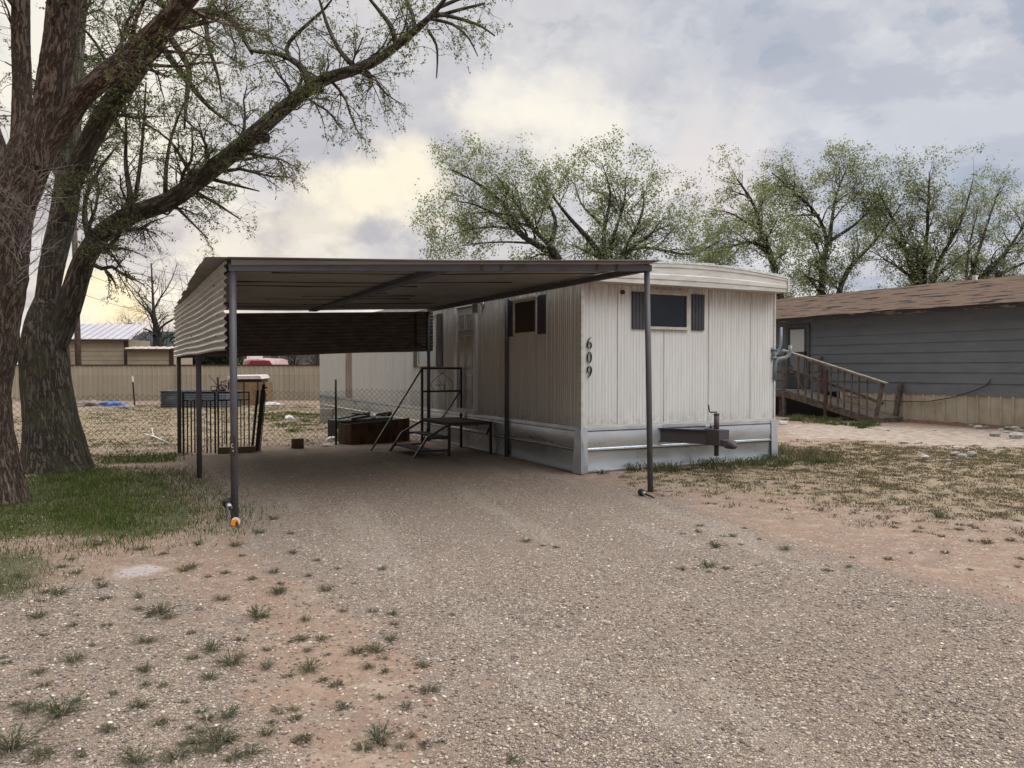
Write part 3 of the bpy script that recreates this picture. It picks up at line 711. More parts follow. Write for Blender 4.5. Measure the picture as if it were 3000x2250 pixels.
mb.add([lf0 - dv * 0 + Vector((0, -.05, -.055)), rt0 + Vector((0, -.05, -.02)), rt0 + Vector((0, -.06, .012)), lf0 + Vector((0, -.06, .012))], [(0, 1, 2, 3)])
part('roof', mb, m_roofsh, cpt)
mb = MB(); mb.tube([lf0 + Vector((-.03, -.07, .012)), lf0.lerp(rt0, .5) + Vector((0, -.07, -.004)), rt0 + Vector((.05, -.07, .012))], .014, 8); part('roof_edge', mb, m_post, cpt)
# corrugated panels
def corr_panel(A0, A1, B0, B1, waves, amp, outv, ragged=0):
    """A0-A1 bottom/top at one end, B0-B1 at the other"""
    m_ = MB(); n = waves * 8; nl = 14; vs_ = []
    for j in range(nl + 1):
        s_ = j / nl
        for i in range(n + 1):
            t = i / n; p = A0.lerp(A1, t).lerp(B0.lerp(B1, t), s_)
            w = math.sin(2 * math.pi * waves * t); w = (abs(w) ** .8) * (1 if w > 0 else -1)
            bulge = .012 * math.sin(s_ * 9 + 1) * math.sin(t * 3)
            vs_.append(p + outv * (amp * w + bulge) + TZ * .006 * math.sin(s_ * 12) * (1 - t))
    fs = [(j * (n + 1) + i, j * (n + 1) + i + 1, (j + 1) * (n + 1) + i + 1, (j + 1) * (n + 1) + i) for j in range(nl) for i in range(n)]
    m_.add(vs_, fs, True); m_.add([p + outv * -.0015 for p in vs_], [tuple(reversed(q)) for q in fs], True); return m_
outL = Vector((-bdir.y, bdir.x, 0)); outL = outL if outL.x < 0 else -outL
oF = outL * .075 + Vector((0, -.0, 0)); zt0 = at(668, 760, FL.y).z
la0 = FL + oF - bdir * .02; lb0 = BL + oF + bdir * .02
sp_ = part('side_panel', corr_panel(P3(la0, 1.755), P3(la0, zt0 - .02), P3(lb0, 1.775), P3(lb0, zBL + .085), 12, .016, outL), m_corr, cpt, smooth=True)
mb = MB()
for s_, t_ in ((.12, .8), (.08, .42), (.1, .18), (.55, .85), (.62, .55), (.5, .3), (.85, .8), (.9, .4), (.6, .1)):
    p = P3(la0, 1.755).lerp(P3(la0, zt0), t_).lerp(P3(lb0, 1.775).lerp(P3(lb0, zBL), t_), s_) + outL * .012; mb.tube([p, p + outL * .012], .010, 8)
parts('screw', mb, m_rustpost, sp_)
zb_l, zb_r = at(585, 1050, 14.5).z, at(1266, 1028, BR.y).z
crossd = (BR - BL).normalized(); outB = Vector((-crossd.y, crossd.x, 0))
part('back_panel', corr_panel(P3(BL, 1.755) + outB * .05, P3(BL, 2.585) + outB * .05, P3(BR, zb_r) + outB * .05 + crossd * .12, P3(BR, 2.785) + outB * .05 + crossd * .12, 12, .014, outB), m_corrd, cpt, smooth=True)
mb = MB(); p = P3(BR, 0) - crossd * .28 + outB * .02; mb.beam(P3(p, zb_r + .08), P3(p, zBR - .05), .03, .03, crossd); mb.beam(P3(p, zb_r + .16), P3(BR, zb_r + .05) , .02, .02); parts('panel_strut', mb, m_dark, cpt)

# ------------------------------------------------------------------ steel steps with landing at the side door
st = thing('entry_steps', ts(3.4, .6, 0), 'black iron entry steps with scroll railing below the side door', 'steps')
SL = TL; SOUT = -TU
O = P3(T0, 0) + TL * 2.98 + SOUT * .06                     # wall-side near corner of the landing
def sp3(l, o, z): return O + SL * l + SOUT * o + TZ * z
LW, LO, LZ = 1.38, .84, .60
mb = MB(); mb.obox(sp3(0, 0, LZ - .035), SL * LW, SOUT * LO, TZ * .03)
for l in (0, LW): mb.beam(sp3(l, 0, LZ - .03), sp3(l, LO, LZ - .03), .03, .06)
mb.beam(sp3(0, LO, LZ - .03), sp3(LW, LO, LZ - .03), .03, .06)
part('landing', mb, m_rustpost, st)
for l, o in ((0, .02), (0, LO), (LW, .02), (LW, LO)):
    top = 1.57 if l == LW else LZ - .01
    part('leg', MB().beam(sp3(l, o, 0), sp3(l, o, top), .042, .042, SL), m_dark, st)
mb = MB()
mb.beam(sp3(LW, 0, 1.57), sp3(LW, LO + .02, 1.57), .04, .04); mb.beam(sp3(LW, 0, 1.12), sp3(LW, LO, 1.12), .036, .036)
mb.beam(sp3(LW, .05, 1.10), sp3(LW, LO * .50, LZ), .026, .026)
mb.beam(sp3(LW, LO, 1.57), sp3(LW, LO + 1.02, 0.02), .03, .03)
ra = part('railing', mb, m_dark, st)
mb = MB(); cc = sp3(LW, LO * .5, 1.34)
def sc(x, z): return cc + SOUT * -x + TZ * z
def curl(cx, cz, r, a0, a1, n=14, k_=.55): return [sc(cx + r * (1 - k_ * i / n) * math.cos(R(a0 + (a1 - a0) * i / n)), cz + r * (1 - k_ * i / n) * math.sin(R(a0 + (a1 - a0) * i / n))) for i in range(n + 1)]
for g in (1, -1):
    mb.tube([sc(0, .14), sc(g * .10, .06), sc(g * .20, -.02), sc(g * .235, -.09), sc(g * .21, -.16), sc(g * .15, -.20)], .005, 6)
    mb.tube([sc(0, .14)] + [p for p in curl(g * .045, .17, .042, 200 if g > 0 else -20, 560 if g > 0 else -380)], .005, 6)
    mb.tube([sc(g * .02, -.20), sc(g * .06, -.12), sc(g * .03, -.05), sc(g * .10, .0)], .005, 6)
mb.tube([sc(-.14, -.10), sc(.05, -.10), sc(.05, -.20)], .007, 6)
part('scroll_ornament', mb, m_dark, ra)
for z_, o0 in ((.36, LO + .01), (.13, LO + .30)):
    m_ = MB()
    for i in range(4): m_.obox(sp3(.02, o0 + .07 * i, z_ - .02), SL * (LW - .10), SOUT * .058, TZ * .02)
    part('tread', m_, m_rustpost, st)
for l in (.0, LW - .04):
    m_ = MB(); m_.beam(sp3(l, LO, LZ - .03), sp3(l, LO + .42, .34), .03, .04); m_.beam(sp3(l, LO + .42, .34), sp3(l, LO + .66, .0), .03, .04)
    m_.beam(sp3(l, LO, .33), sp3(l, LO + .43, .33), .03, .035); m_.beam(sp3(l, LO, .11), sp3(l, LO + .6, .11), .03, .035); part('stringer', m_, m_dark, st)
m_ = MB(); m_.beam(sp3(0, .02, LZ - .06), sp3(0, .10, .36), .02, .03); m_.beam(sp3(LW, LO, .1), sp3(LW - .3, LO, .42), .02, .02); parts('brace', m_, m_dark, st)

# ------------------------------------------------------------------ chain link fences and gates
def chainlink(name, A_, B_, h, dia, r, label, posts, group=None, wave=0.0, droop=0.0):
    A_, B_ = Vector(A_), Vector(B_); L = (B_ - A_).length; t = (B_ - A_) / L
    root = thing(name, (A_ + B_) / 2, label, 'fence', group)
    nrm = Vector((-t.y, t.x, 0)); n = int(L / dia); rows = int(h / (dia * .5)); V, Fq = [], []
    Vs = []
    for c_ in range(n):
        for ph in (0, 1):
            pts = []
            for i in range(rows + 1):
                x = c_ * dia + ((i + ph) % 2) * dia * .52
                if ph == 1 : x = c_ * dia + dia - ((i) % 2) * dia * .52
                zz_ = i / rows * (h + wave * math.sin(x * 3.1 + 1) - droop * max(0, math.sin(x / L * math.pi)))
                pts.append(A_ + t * x + TZ * zz_ + nrm * (r * 1.5 * (1 if ph else -1)))
            Vs.append(pts)
    PW = np.array([[tuple(p) for p in pts] for pts in Vs]); tot, ff = tubes(PW, np.full(PW.shape[:2], r), 4)
    np_mesh('wire_mesh', tot, [ff], m_wire, root)
    for s_, ph, pr in posts:
        p = A_ + t * s_; part('fence_post', MB().tube([p - TZ * .1, p + TZ * ph], pr, 8), m_dark, root)
    return root
m_wire = M('dark_wire', (.035, .028, .024), (.05, .035, .026), 20, rough=.7)
fz = BL + crossd * -.04
gl = ground(50, 1352)
chainlink('chain_link_fence', gl + Vector((-.9, -.1, 0)), fz, 1.13, .105, .0042, 'sagging chain link fence between the big trees and the carport', [(.0, 1.2, .03)], wave=.03, droop=.06)
pm_ = ground(987, 1305); pe = ts(l_at(1283), .08, 0)
gR = ground(742, 1312)
chainlink('chain_link_fence', gR, pe, 1.12, .105, .0040, 'chain link fence from the iron gate to the mobile home wall', [((pm_ - gR).length, 1.34, .022)], wave=.02)
chainlink('chain_link_fence', at(180, 1175, 35.5) * 1, at(945, 1172, 35.5), 1.15, .12, .0042, 'fainter chain link fence in front of the beige metal fence', [(0, 1.2, .03)]) 
def scroll_bit(m_, cen, t, w, h):
    def q(x, z): return cen + t * x + TZ * z
    for g in (1, -1):
        m_.tube([q(0, h * .5 - .03), q(g * w * .2, h * .5 - .12), q(g * w * .45, h * .5 - .20)], .005, 5)
        m_.tube([q(0, h * .5 - .03)] + [q(g * (w * .22 + .05 * math.cos(R(180 - 34 * i)) * (1 - i / 16)), h * .5 - .03 + .04 * math.sin(R(180 - 34 * i)) * (1 - i / 16)) for i in range(11)], .005, 5)
        m_.tube([q(g * w * .45, h * .5 - .24), q(g * w * .30, h * .5 - .30)] + [q(g * (w * .18 + .045 * math.cos(R(270 + 36 * i)) * (1 - i / 16)), h * .5 - .26 + .04 * math.sin(R(270 + 36 * i)) * (1 - i / 16)) for i in range(9)], .005, 5)
        m_.tube([q(g * w * .16, h * .5 - .30), q(g * w * .16, -h * .5 + .14)], .0045, 5)
        ring = [q(g * w * .22 + .06 * math.cos(R(30 * i)), -h * .5 + .08 + .06 * math.sin(R(30 * i))) for i in range(13)]; m_.tube(ring, .0045, 5)
def gate(P_, Q_, h, bars, scr, label):
    t = (Q_ - P_); L = t.length; t = t / L
    g_ = thing('iron_gate', (P_ + Q_) / 2, label, 'gate', 'black iron gate leaves by the carport')
    m_ = MB(); m_.beam(P_ + TZ * h, Q_ + TZ * h, .028, .028); m_.beam(P_ + TZ * (h - .15), Q_ + TZ * (h - .15), .024, .024); m_.beam(P_, P_ + TZ * h, .028, .028, t); m_.beam(Q_ + TZ * .02, Q_ + TZ * h, .024, .024, t)
    part('gate_frame', m_, m_dark, g_)
    for b in bars: part('bar', MB().beam(P_ + t * (L * b) + TZ * .02, P_ + t * (L * b) + TZ * (h - .15), .018, .018, t), m_dark, g_)
    m_ = MB()
    scroll_bit(m_, P_ + t * (L * scr) + TZ * ((h - .15) / 2), t, L * .26, h - .17); part('scrollwork', m_, m_dark, g_)
g0, g1, g2 = ground(538, 1329), ground(631, 1331), ground(730, 1311)
gate(g0, g1, 1.13, (.13, .25, .36, .50, .74, .86), .62, 'left black iron gate leaf with scrolls, nearest the back carport post')
gate(ground(640, 1316), g2, 1.10, (.12, .27, .40, .62, .73, .84), .50, 'right black iron gate leaf with scrolls, behind the front carport post')
tag(part('leaning_bar', MB().beam(ground(738, 1322), at(755, 1143, 14.9), .04, .04), m_dark, origin=ground(738, 1322)), 'thin black iron bar leaning right beside the gate leaves', 'bar')
tt_ = thing('leaning_gate_post', ground(753, 1322), 'thick black gate post leaning with hinge bracket beside the gates', 'post')
part('post_tube', MB().beam(ground(753, 1322), at(771, 1143, 14.8), .062, .062), m_dark, tt_); part('cap', MB().beam(at(771, 1144, 14.8), at(773, 1126, 14.8), .05, .05), m_rustpost, tt_)
part('hinge', MB().beam(at(773, 1136, 14.75), at(783, 1136, 14.75), .03, .03), m_rustpost, tt_)
rb = MB(); rb.tube([ground(762, 1322), at(779, 1151, 14.7)], .008, 6)
for i in range(14):
    p = ground(762, 1322).lerp(at(779, 1151, 14.7), (i + .5) / 14); rb.tube([p + Vector((-.02, 0, 0)), p + Vector((.02, 0, 0))], .005, 5)
tag(part('notched_rod', rb, m_dark, origin=ground(762, 1322)), 'thin black rod with short rungs leaning rightmost of the gate ironwork', 'rod')
tag(part('timber_beam', MB().obox(ground(637, 1330), ground(745, 1326) - ground(637, 1330), (0, .12, 0), (0, 0, .115)), m_tan, origin=ground(690, 1328), bevel=.006), 'tan timber beam lying along the foot of the iron gates', 'beam')
# stump
sp0 = ground(872, 1314); mb = MB(); mb.tube([sp0, sp0 + TZ * .10, sp0 + TZ * .20], [.125, .118, .120], 20)
tag(part('wood_stump', mb, m_tan, origin=sp0, bevel=.006), 'short round cut log standing on the gravel edge under the carport', 'stump')
# plywood box, dark bin, cylinder
pb = ground(1028, 1305); pe2 = ground(1200, 1292)
bx = thing('plywood_box', (pb + pe2) / 2, 'long stained brown plywood box behind the entry steps', 'box')
m_ = MB(); t = pe2 - pb; nn = Vector((-t.y, t.x, 0)).normalized()
m_.add([pb, pe2, pe2 + TZ * .50, pb + TZ * .44, pb + nn * .02, pe2 + nn * .02, pe2 + nn * .02 + TZ * .50, pb + nn * .02 + TZ * .44], [(0, 1, 2, 3), (7, 6, 5, 4), (3, 2, 6, 7), (1, 5, 6, 2), (0, 3, 7, 4)]); part('front_board', m_, m_ply, bx)
m_ = MB(); m_.obox(pb + nn * .025, nn * .45, t.normalized() * .02, TZ * .42); m_.obox(pe2 + nn * .025 - t.normalized() * .02, nn * .45, t.normalized() * .02, TZ * .42); m_.obox(pb + nn * .47, t, nn * .02, TZ * .40); part('side_board', m_, m_ply, bx)
m_bin = M('dark_blue_plastic', (.010, .014, .022), (.015, .018, .025), 4, rough=.45)
bo = ground(1008, 1292); bt = (ground(1160, 1279) - bo)
bi = thing('storage_bin', bo + bt * .5, 'dark storage bin heaped with black scrap behind the plywood box', 'bin')
bn = Vector((-bt.y, bt.x, 0)).normalized()
m_ = MB(); m_.obox(bo + bn * .1, bt, bn * .5, TZ * .44); part('tub', m_, m_bin, bi, bevel=.02)
m_ = MB(); m_.beam(bo + TZ * .47 + bn * .2, bo + bt * .7 + TZ * .56 + bn * .4, .05, .03); m_.beam(bo + bt * .2 + TZ * .46 + bn * .1, bo + bt * 1.0 + TZ * .53 + bn * .3, .04, .05); m_.beam(bo + bt * .3 + TZ * .56 + bn * .3, bo + bt * .95 + TZ * .48 + bn * .12, .04, .03)
m_.tube([bo + bt * .93 + TZ * .50 + bn * .1, bo + bt * .93 + TZ * .58 + bn * .1], .05, 12); part('scrap', m_, m_dark, bi)
tag(part('white_cup', MB().tube([bo + bt * .62 + TZ * .445 + bn * .12, bo + bt * .62 + TZ * .535 + bn * .13], [.05, .065], 14), m_white, origin=bo + bt * .62 + TZ * .445 + bn * .12), 'small white cup resting on the dark scrap bin', 'cup')
cy = ground(1005, 1291) + Vector((0, .1, .15)); m_ = MB()
m_.tube([cy + Vector((-.02, -.25, 0)), cy + Vector((-.015, -.235, 0)), cy + Vector((0, -.20, 0)), cy + Vector((.1, .45, 0)), cy + Vector((.11, .52, 0))], [.05, .11, .148, .15, .06], 22)
gt = thing('gas_cylinder', cy - TZ * .15, 'grey gas cylinder lying on its side beside the plywood box', 'cylinder'); part('tank_body', m_, m_conc, gt)
m_ = MB(); m_.tube([cy + Vector((-.02, -.25, 0)), cy + Vector((-.03, -.29, 0))], [.04, .03], 12); part('valve', m_, m_rustpost, gt)
# concrete blocks at the far end of the skirting
cb = ground(957, 1237)
for i, (dx_, z_) in enumerate(((0, 0), (.02, .2))):
    m_ = MB(); m_.obox(cb + Vector((-.18 + dx_, -.1, z_ + .002 * i)), (.36, 0, 0), (0, .2, 0), (0, 0, .195))
    tag(part('concrete_block', m_, m_conc, origin=cb + TZ * z_, bevel=.01), ('grey concrete block on the ground by the far skirting, bottom of the pair', 'grey concrete block stacked on top of the other by the far skirting')[i], 'block', 'concrete blocks by the skirting')
# bottle
bb = ground(1281, 1333) + TZ * .04; m_ = MB(); ax = Vector((.98, -.2, 0)); m_.tube([bb - ax * .12, bb - ax * .115, bb + ax * .06, bb + ax * .10, bb + ax * .125], [.02, .038, .038, .016, .014], 12)
bt_ = thing('plastic_bottle', bb - TZ * .04, 'clear plastic bottle with orange cap lying below the entry steps', 'bottle'); part('bottle_body', m_, M_glass('clear_plastic', (.35, .35, .34), .2), bt_)
part('cap', MB().tube([bb + ax * .125, bb + ax * .15], .017, 10), m_orange, bt_)
# ------------------------------------------------------------------ solar stake lights and orange lid at the carport posts
def stake(root, H_, T_, hr=.052):
    ax = (T_ - H_).normalized()
    m_ = MB(); m_.tube([H_, H_ + ax * .05], [hr, hr * .9], 18); part('lamp_head', m_, m_dark, root, bevel=.003)
    m_ = MB(); m_.tube([H_ + ax * .05, H_ + ax * .11], [hr * .55, hr * .5], 16); part('collar', m_, m_silver, root)
    m_ = MB(); m_.tube([H_ + ax * .11, T_ - ax * .08, T_], [.012, .011, .004], 10); part('stake', m_, m_dark, root)
h_ = at(665, 1470, FL.y - .10); t_ = ground(701, 1547)
s1 = thing('solar_stake_light', t_, 'black solar stake light leaning against the front left carport post', 'garden light'); stake(s1, h_, t_)
h_ = ground(1877, 1452) + TZ * .045; t_ = ground(1919, 1464) + TZ * .02
s2 = thing('solar_stake_light', t_ - TZ * .02, 'black solar stake light lying on the ground by the front right carport post', 'garden light'); stake(s2, h_, t_, .045)
oc = ground(688.5, 1543) + TZ * .038; nv = (Vector((0, 0, CAM_H)) - oc); nv.z = .25; nv.x += .1; nv.normalize()
ol = thing('round_lid', Vector((oc.x, oc.y, 0)), 'small round orange lid with white rim at the foot of the front left post', 'lid')
m_ = MB(); m_.tube([oc - nv * .03 + Vector((.008, 0, .010)), oc - nv * .006 + Vector((.008, 0, .010))], .042, 24); part('rim', m_, m_white, ol)
m_ = MB(); m_.tube([oc - nv * .005, oc + nv * .004], .037, 24); part('disc', m_, m_orange, ol)

# ------------------------------------------------------------------ back yard junk
tk = ground(572, 1195); tk.z = 0; m_ = MB(); n = 40; h = .66; a_, b_ = 1.55, .62
rings = []
for j in range(37):
    z = h * j / 36; rr = 1 + .018 * math.cos(j / 36 * 2 * math.pi * 9)
    for i in range(n):
        an = 2 * math.pi * i / n; ca, sa = math.cos(an), math.sin(an)
        rings.append(tk + Vector(((abs(ca) ** .6) * (1 if ca > 0 else -1) * a_ * rr, .6 + (abs(sa) ** .6) * (1 if sa > 0 else -1) * b_ * rr, z)))
m_.add(rings, [(j * n + i, j * n + (i + 1) % n, (j + 1) * n + (i + 1) % n, (j + 1) * n + i) for j in range(36) for i in range(n)], True)
sw = thing('stock_tank', tk, 'oval corrugated galvanised stock tank in the back yard', 'tank'); part('tank_wall', m_, m_tank, sw)
m_ = MB(); m_.tube([tk + Vector(((abs(math.cos(an)) ** .6) * (1 if math.cos(an) > 0 else -1) * a_ * 1.02, .6 + (abs(math.sin(an)) ** .6) * (1 if math.sin(an) > 0 else -1) * b_ * 1.02, h)) for an in [2 * math.pi * i / 40 for i in range(41)]], .02, 6); part('rim', m_, m_tank, sw)
def blob(name, cen, rx, ry, rz, m, label, cat, seed=0, flat=.0):
    m_ = MB(); nn_, mm = 16, 8; vs_ = []
    for j in range(mm + 1):
        for i in range(nn_):
            an = 2 * math.pi * i / nn_; ph = math.pi / 2 * j / mm
            w = 1 + .35 * mnoise.noise(Vector((math.cos(an) * 1.7 + seed, math.sin(an) * 1.7, ph * 1.5)))
            vs_.append(cen + Vector((rx * math.cos(an) * math.cos(ph) * w, ry * math.sin(an) * math.cos(ph) * w, rz * math.sin(ph) * w + .01)))
    m_.add(vs_, [(j * nn_ + i, j * nn_ + (i + 1) % nn_, (j + 1) * nn_ + (i + 1) % nn_, (j + 1) * nn_ + i) for j in range(mm) for i in range(nn_)], False)
    return tag(part(name, m_, m, origin=cen), label, cat)
blob('blue_tarp', ground(330, 1190), .55, .4, .20, m_blue, 'crumpled blue tarp on the back yard dirt', 'tarp', 1)
blob('white_rag', ground(292, 1189), .16, .2, .15, m_white, 'white crumpled rag left of the blue tarp', 'rag', 4)
blob('brush_pile', ground(262, 1190), .7, .5, .22, m_twig, 'brown dry brush pile left of the blue tarp', 'brush pile', 6)
blob('paper_scrap', ground(848, 1229), .16, .12, .12, m_white, 'white crumpled paper in the green weeds of the back yard', 'paper', 9)
blob('paper_scrap', ground(972, 1291), .13, .1, .08, m_white, 'white crumpled paper left of the grey gas cylinder', 'paper', 12)
blob('plastic_scrap', ground(962, 1307), .12, .08, .035, m_white, 'flat white plastic scrap near the thin fence post under the carport', 'scrap', 13)
blob('white_log', ground(790, 1187), .5, .12, .12, m_white, 'pale log lying in the yard beyond the leaning iron posts', 'log', 15)
blob('clod', ground(374, 1196), .3, .2, .12, m_conc, 'pale rubble lump right of the blue tarp', 'rubble', 17)
tp = ground(395, 1190); t_ = thing('t_post', tp, 'slim dark fence stake with a white tip in the yard', 'stake')
pt = at(388, 1101, tp.y); pmid = tp.lerp(pt, .8); part('stake_shaft', MB().beam(tp, pmid, .045, .045, (1, 0, 0)), m_dark, t_); part('white_tip', MB().beam(pmid, pt, .05, .05, (1, 0, 0)), m_white, t_)
rp = ground(642, 1190); rt = at(638, 1105, rp.y); tag(part('rusty_post', MB().beam(rp, rt, .07, .07, (1, 0, 0)), m_rustpost, origin=rp), 'short rusty post standing in the yard behind the iron gates', 'post')
cl_ = at(641, 1137, 15.6); m_ = MB()
random.seed(5)
for q in range(5):
    r1, r2 = random.uniform(.05, .09), random.uniform(.04, .06); c_ = cl_ + Vector((random.uniform(-.11, .11), random.uniform(-.05, .05), random.uniform(-.01, .02)))
    ph = random.random() * 6; m_.tube([c_ + Vector((r1 * math.cos(a), .03 * math.sin(a * 2 + ph), r2 * math.sin(a))) for a in [i * .5 for i in range(13)]], .008, 6)
m_.tube([cl_ + Vector((-.02, 0, .04)), cl_ + Vector((-.12, .02, .16)), at(610, 1098, 15.6)], .007, 5); m_.tube([cl_ + Vector((-.14, 0, -.055)), cl_ + Vector((.14, 0, -.05))], .012, 6)
m_.tube([cl_ + Vector((-.04, 0, -.05)), P3(cl_ + Vector((-.05, .1, 0)), .0)], .008, 5)
tag(part('wire_tangle', m_, m_dark, origin=P3(cl_, 0)), 'tangle of black bent wire above the top of the iron gate', 'wire')
ps = P3(at(655, 1150, 16.2), 0); m_ = MB()
for px in (649, 656, 661): m_.tube([P3(at(px, 1150, 16.2), 0), at(px, 1120, 16.2)], .008, 5)
m_.tube([at(646, 1121, 16.2), at(661, 1115, 16.2), at(663, 1119, 16.2)], .012, 5); m_.tube([at(661, 1117, 16.2), at(676, 1110, 16.4)], .006, 5)
tag(part('metal_stand', m_, m_rustpost, origin=ps), 'thin rusty metal stand beside the wire tangle', 'stand')
# crate with white sheets
cr0 = at(668, 1178, 33.5); cr0.z = 0; cw = (776 - 668) / F * 33.5
crt = thing('plywood_crate', cr0 + Vector((cw / 2, .5, 0)), 'big plywood crate with pale sheets on top in the yard', 'crate')
m_ = MB(); m_.obox(cr0 + Vector((0, 0, 0)), (cw, 0, 0), (0, 1.1, 0), (0, 0, .98)); part('crate_wall', m_, M('plywood', (.22, .135, .065), (.16, .095, .05), 4, rough=.8), crt)
m_ = MB()
for i, xx in enumerate((0, cw * .42, cw * .80, cw - .05)): m_.obox(cr0 + Vector((xx, -.04, 0)), (.06, 0, 0), (0, .035, 0), (0, 0, 1.0))
part('batten', m_, m_rustpost, crt)
m_ = MB(); m_.obox(cr0 + Vector((.05, .05, .98)), (cw - .2, 0, 0), (0, .9, 0), (0, 0, .12)); part('dark_gap', m_, m_dark, crt)
m_ = MB(); m_.prism([cr0 + Vector((0, -.05, 1.10)), cr0 + Vector((cw - .1, -.05, 1.12)), cr0 + Vector((cw - .2, -.05, 1.26)), cr0 + Vector((.0, -.05, 1.24))], (0, 1.1, .04)); part('pale_sheets', m_, M('pale_board', (.55, .48, .45), (.45, .38, .35), 6, rough=.8), crt)
tag(part('fallen_branch', MB().tube([ground(424, 1278) + TZ * .05, ground(450, 1284) + TZ * .04, ground(490, 1300) + TZ * .03], [.015, .02, .012], 6).tube([ground(450, 1284) + TZ * .04, ground(445, 1268) + TZ * .12], [.012, .008], 5), m_white, origin=ground(450, 1284)), 'pale bare fallen branch on the ground behind the chain link fence', 'branch')
# utility pole, wires
up0 = ground(233, 1171); up1 = at(217, 640, up0.y); up2 = up0 + (up1 - up0) * 1.5
pol = thing('utility_pole', up0, 'tall weathered wooden utility pole rising behind the right big tree', 'pole')
part('pole_shaft', MB().tube([up0 - TZ * .3, up0.lerp(up2, .5), up2], [.15, .135, .12], 14), m_wood, pol)
for i, (y0, y1, xe) in enumerate(((705, 815, 640), (745, 860, 640), (790, 893, 620), (855, 912, 560))):
    p = at(222, y0, up0.y); q = at(xe, y1, 60); m_ = MB(); m_.tube([p.lerp(q, s) - TZ * (.5 * math.sin(math.pi * s)) for s in [j / 10 for j in range(11)]], .012, 5); part('wire', m_, m_dark, pol)
# beige fence
fA, fB = at(-150, 1170, 38.5), at(1010, 1170, 38.5); fA.z = fB.z = 0
fn = thing('metal_fence', (fA + fB) / 2, 'tall beige ribbed metal fence across the back of the yard', 'fence')
m_ = MB(); pr = []; x = 0; L = fB.x - fA.x
while x < L: pr += [fA + Vector((x, 0, 0)), fA + Vector((x + .16, 0, 0)), fA + Vector((x + .18, -.03, 0)), fA + Vector((x + .22, -.03, 0)), fA + Vector((x + .24, 0, 0))]; x += .24
ftop = at(500, 1071, 38.5).z
m_.profile(pr, TZ * ftop); part('fence_panel', m_, m_fence, fn)
m_ = MB(); m_.obox(fA + Vector((0, -.05, ftop)), (L, 0, 0), (0, .08, 0), (0, 0, .05)); part('top_cap', m_, m_brtrim, fn)
m_ = MB(); m_.obox(at(516, 1170, 38.4) * 1, (.14, 0, 0), (0, .04, 0), (0, 0, 1.9)); part('fence_post', m_, m_fence, fn)
# sheds
def shed(x0, x1, yt, Y, roof, label, roof_pts, m_r):
    a0 = at(x0, 1120, Y); b0_ = at(x1, 1120, Y); a0.z = b0_.z = 0; H_ = at(x0, yt, Y).z; w = b0_.x - a0.x
    s_ = thing('metal_shed', a0 + Vector((w / 2, 1.5, 0)), label, 'shed')
    pr = []; z = 0
    while z < H_: pr += [a0 + TZ * z, a0 + TZ * min(z + .20, H_), a0 + TZ * min(z + .215, H_) + Vector((0, .02, 0)), a0 + TZ * min(z + .245, H_) + Vector((0, .02, 0))]; z += .25
    m_ = MB(); m_.profile([p for p in pr], (w, 0, 0)); m_.obox(a0 + Vector((w, .03, 0)), (0, 3, 0), (-.03, 0, 0), (0, 0, H_)); m_.obox(a0 + Vector((0, .03, 0)), (0, 3, 0), (.03, 0, 0), (0, 0, H_)); part('wall', m_, m_shedw, s_)
    m_ = MB(); m_.obox(a0 + Vector((w - .02, -.04, 0)), (.22, 0, 0), (0, .1, 0), (0, 0, H_)); parts('corner_trim', m_, m_brtrim, s_)
    ox0, ox1, rise, dep = roof_pts
    e0 = a0 + Vector((-ox0, -.25, H_ - .02)); e1 = a0 + Vector((w + ox1, -.25, H_ - .02)); up = Vector((0, dep, rise))
    m_ = MB(); m_.obox(e0, e1 - e0, up, Vector((0, -rise, dep)).normalized() * .03)
    nr = int((e1 - e0).length / .40)
    for i in range(nr + 1): m_.obox(e0 + (e1 - e0) * (i / nr) + TZ * .03, (.035, 0, 0), up, TZ * .04)
    ro = part('roof', m_, m_r, s_)
    m_ = MB(); m_.obox(e0 - TZ * .08, e1 - e0, (0, .03, 0), (0, 0, .09)); part('eave_trim', m_, m_brtrim, ro)
shed(120, 366, 994, 43, 0, 'larger beige lap metal shed with pale standing seam roof behind the fence', (.6, .28, .95, 2.6), m_shroof)
shed(374, 498, 1022, 42.5, 0, 'smaller beige lap metal shed with low roof, right of the larger shed', (.02, .14, .13, 1.2), M('pale_tin_roof', (.55, .48, .40), rough=.5))
# dark roofed house behind the small shed
Yh = 56; h0, h1 = at(383, 1012, Yh), at(640, 1012, Yh)
dh = thing('dark_roofed_house', P3((h0 + h1) / 2, 0), 'distant house with long black shingle roof behind the sheds', 'house')
m_ = MB(); m_.obox(P3(h0, 0), (h1.x - h0.x, 0, 0), (0, 6, 0), (0, 0, h0.z)); part('wall', m_, M('taupe_wall', (.20, .17, .15), rough=.8), dh)
rz_ = at(500, 971, Yh + 3).z; m_ = MB(); m_.prism([h0 + Vector((-.5, -.5, -.05)), h0 + Vector((-.5, 3, rz_ - h0.z)), h0 + Vector((-.5, 6.5, -.05))], (h1.x - h0.x + 1, 0, 0)); rf = part('roof', m_, m_dkroof, dh)
vp = at(454, 1012, Yh - .2); part('vent_pipe', MB().tube([vp, at(454, 994, Yh - .2)], .10, 10), m_white, rf)
m_ = MB(); p = at(386, 974, Yh + 3); m_.obox(p + Vector((0, -.2, 0)), (.6, 0, 0), (0, .3, 0), (0, 0, .12)); part('ridge_vent', m_, m_white, rf)
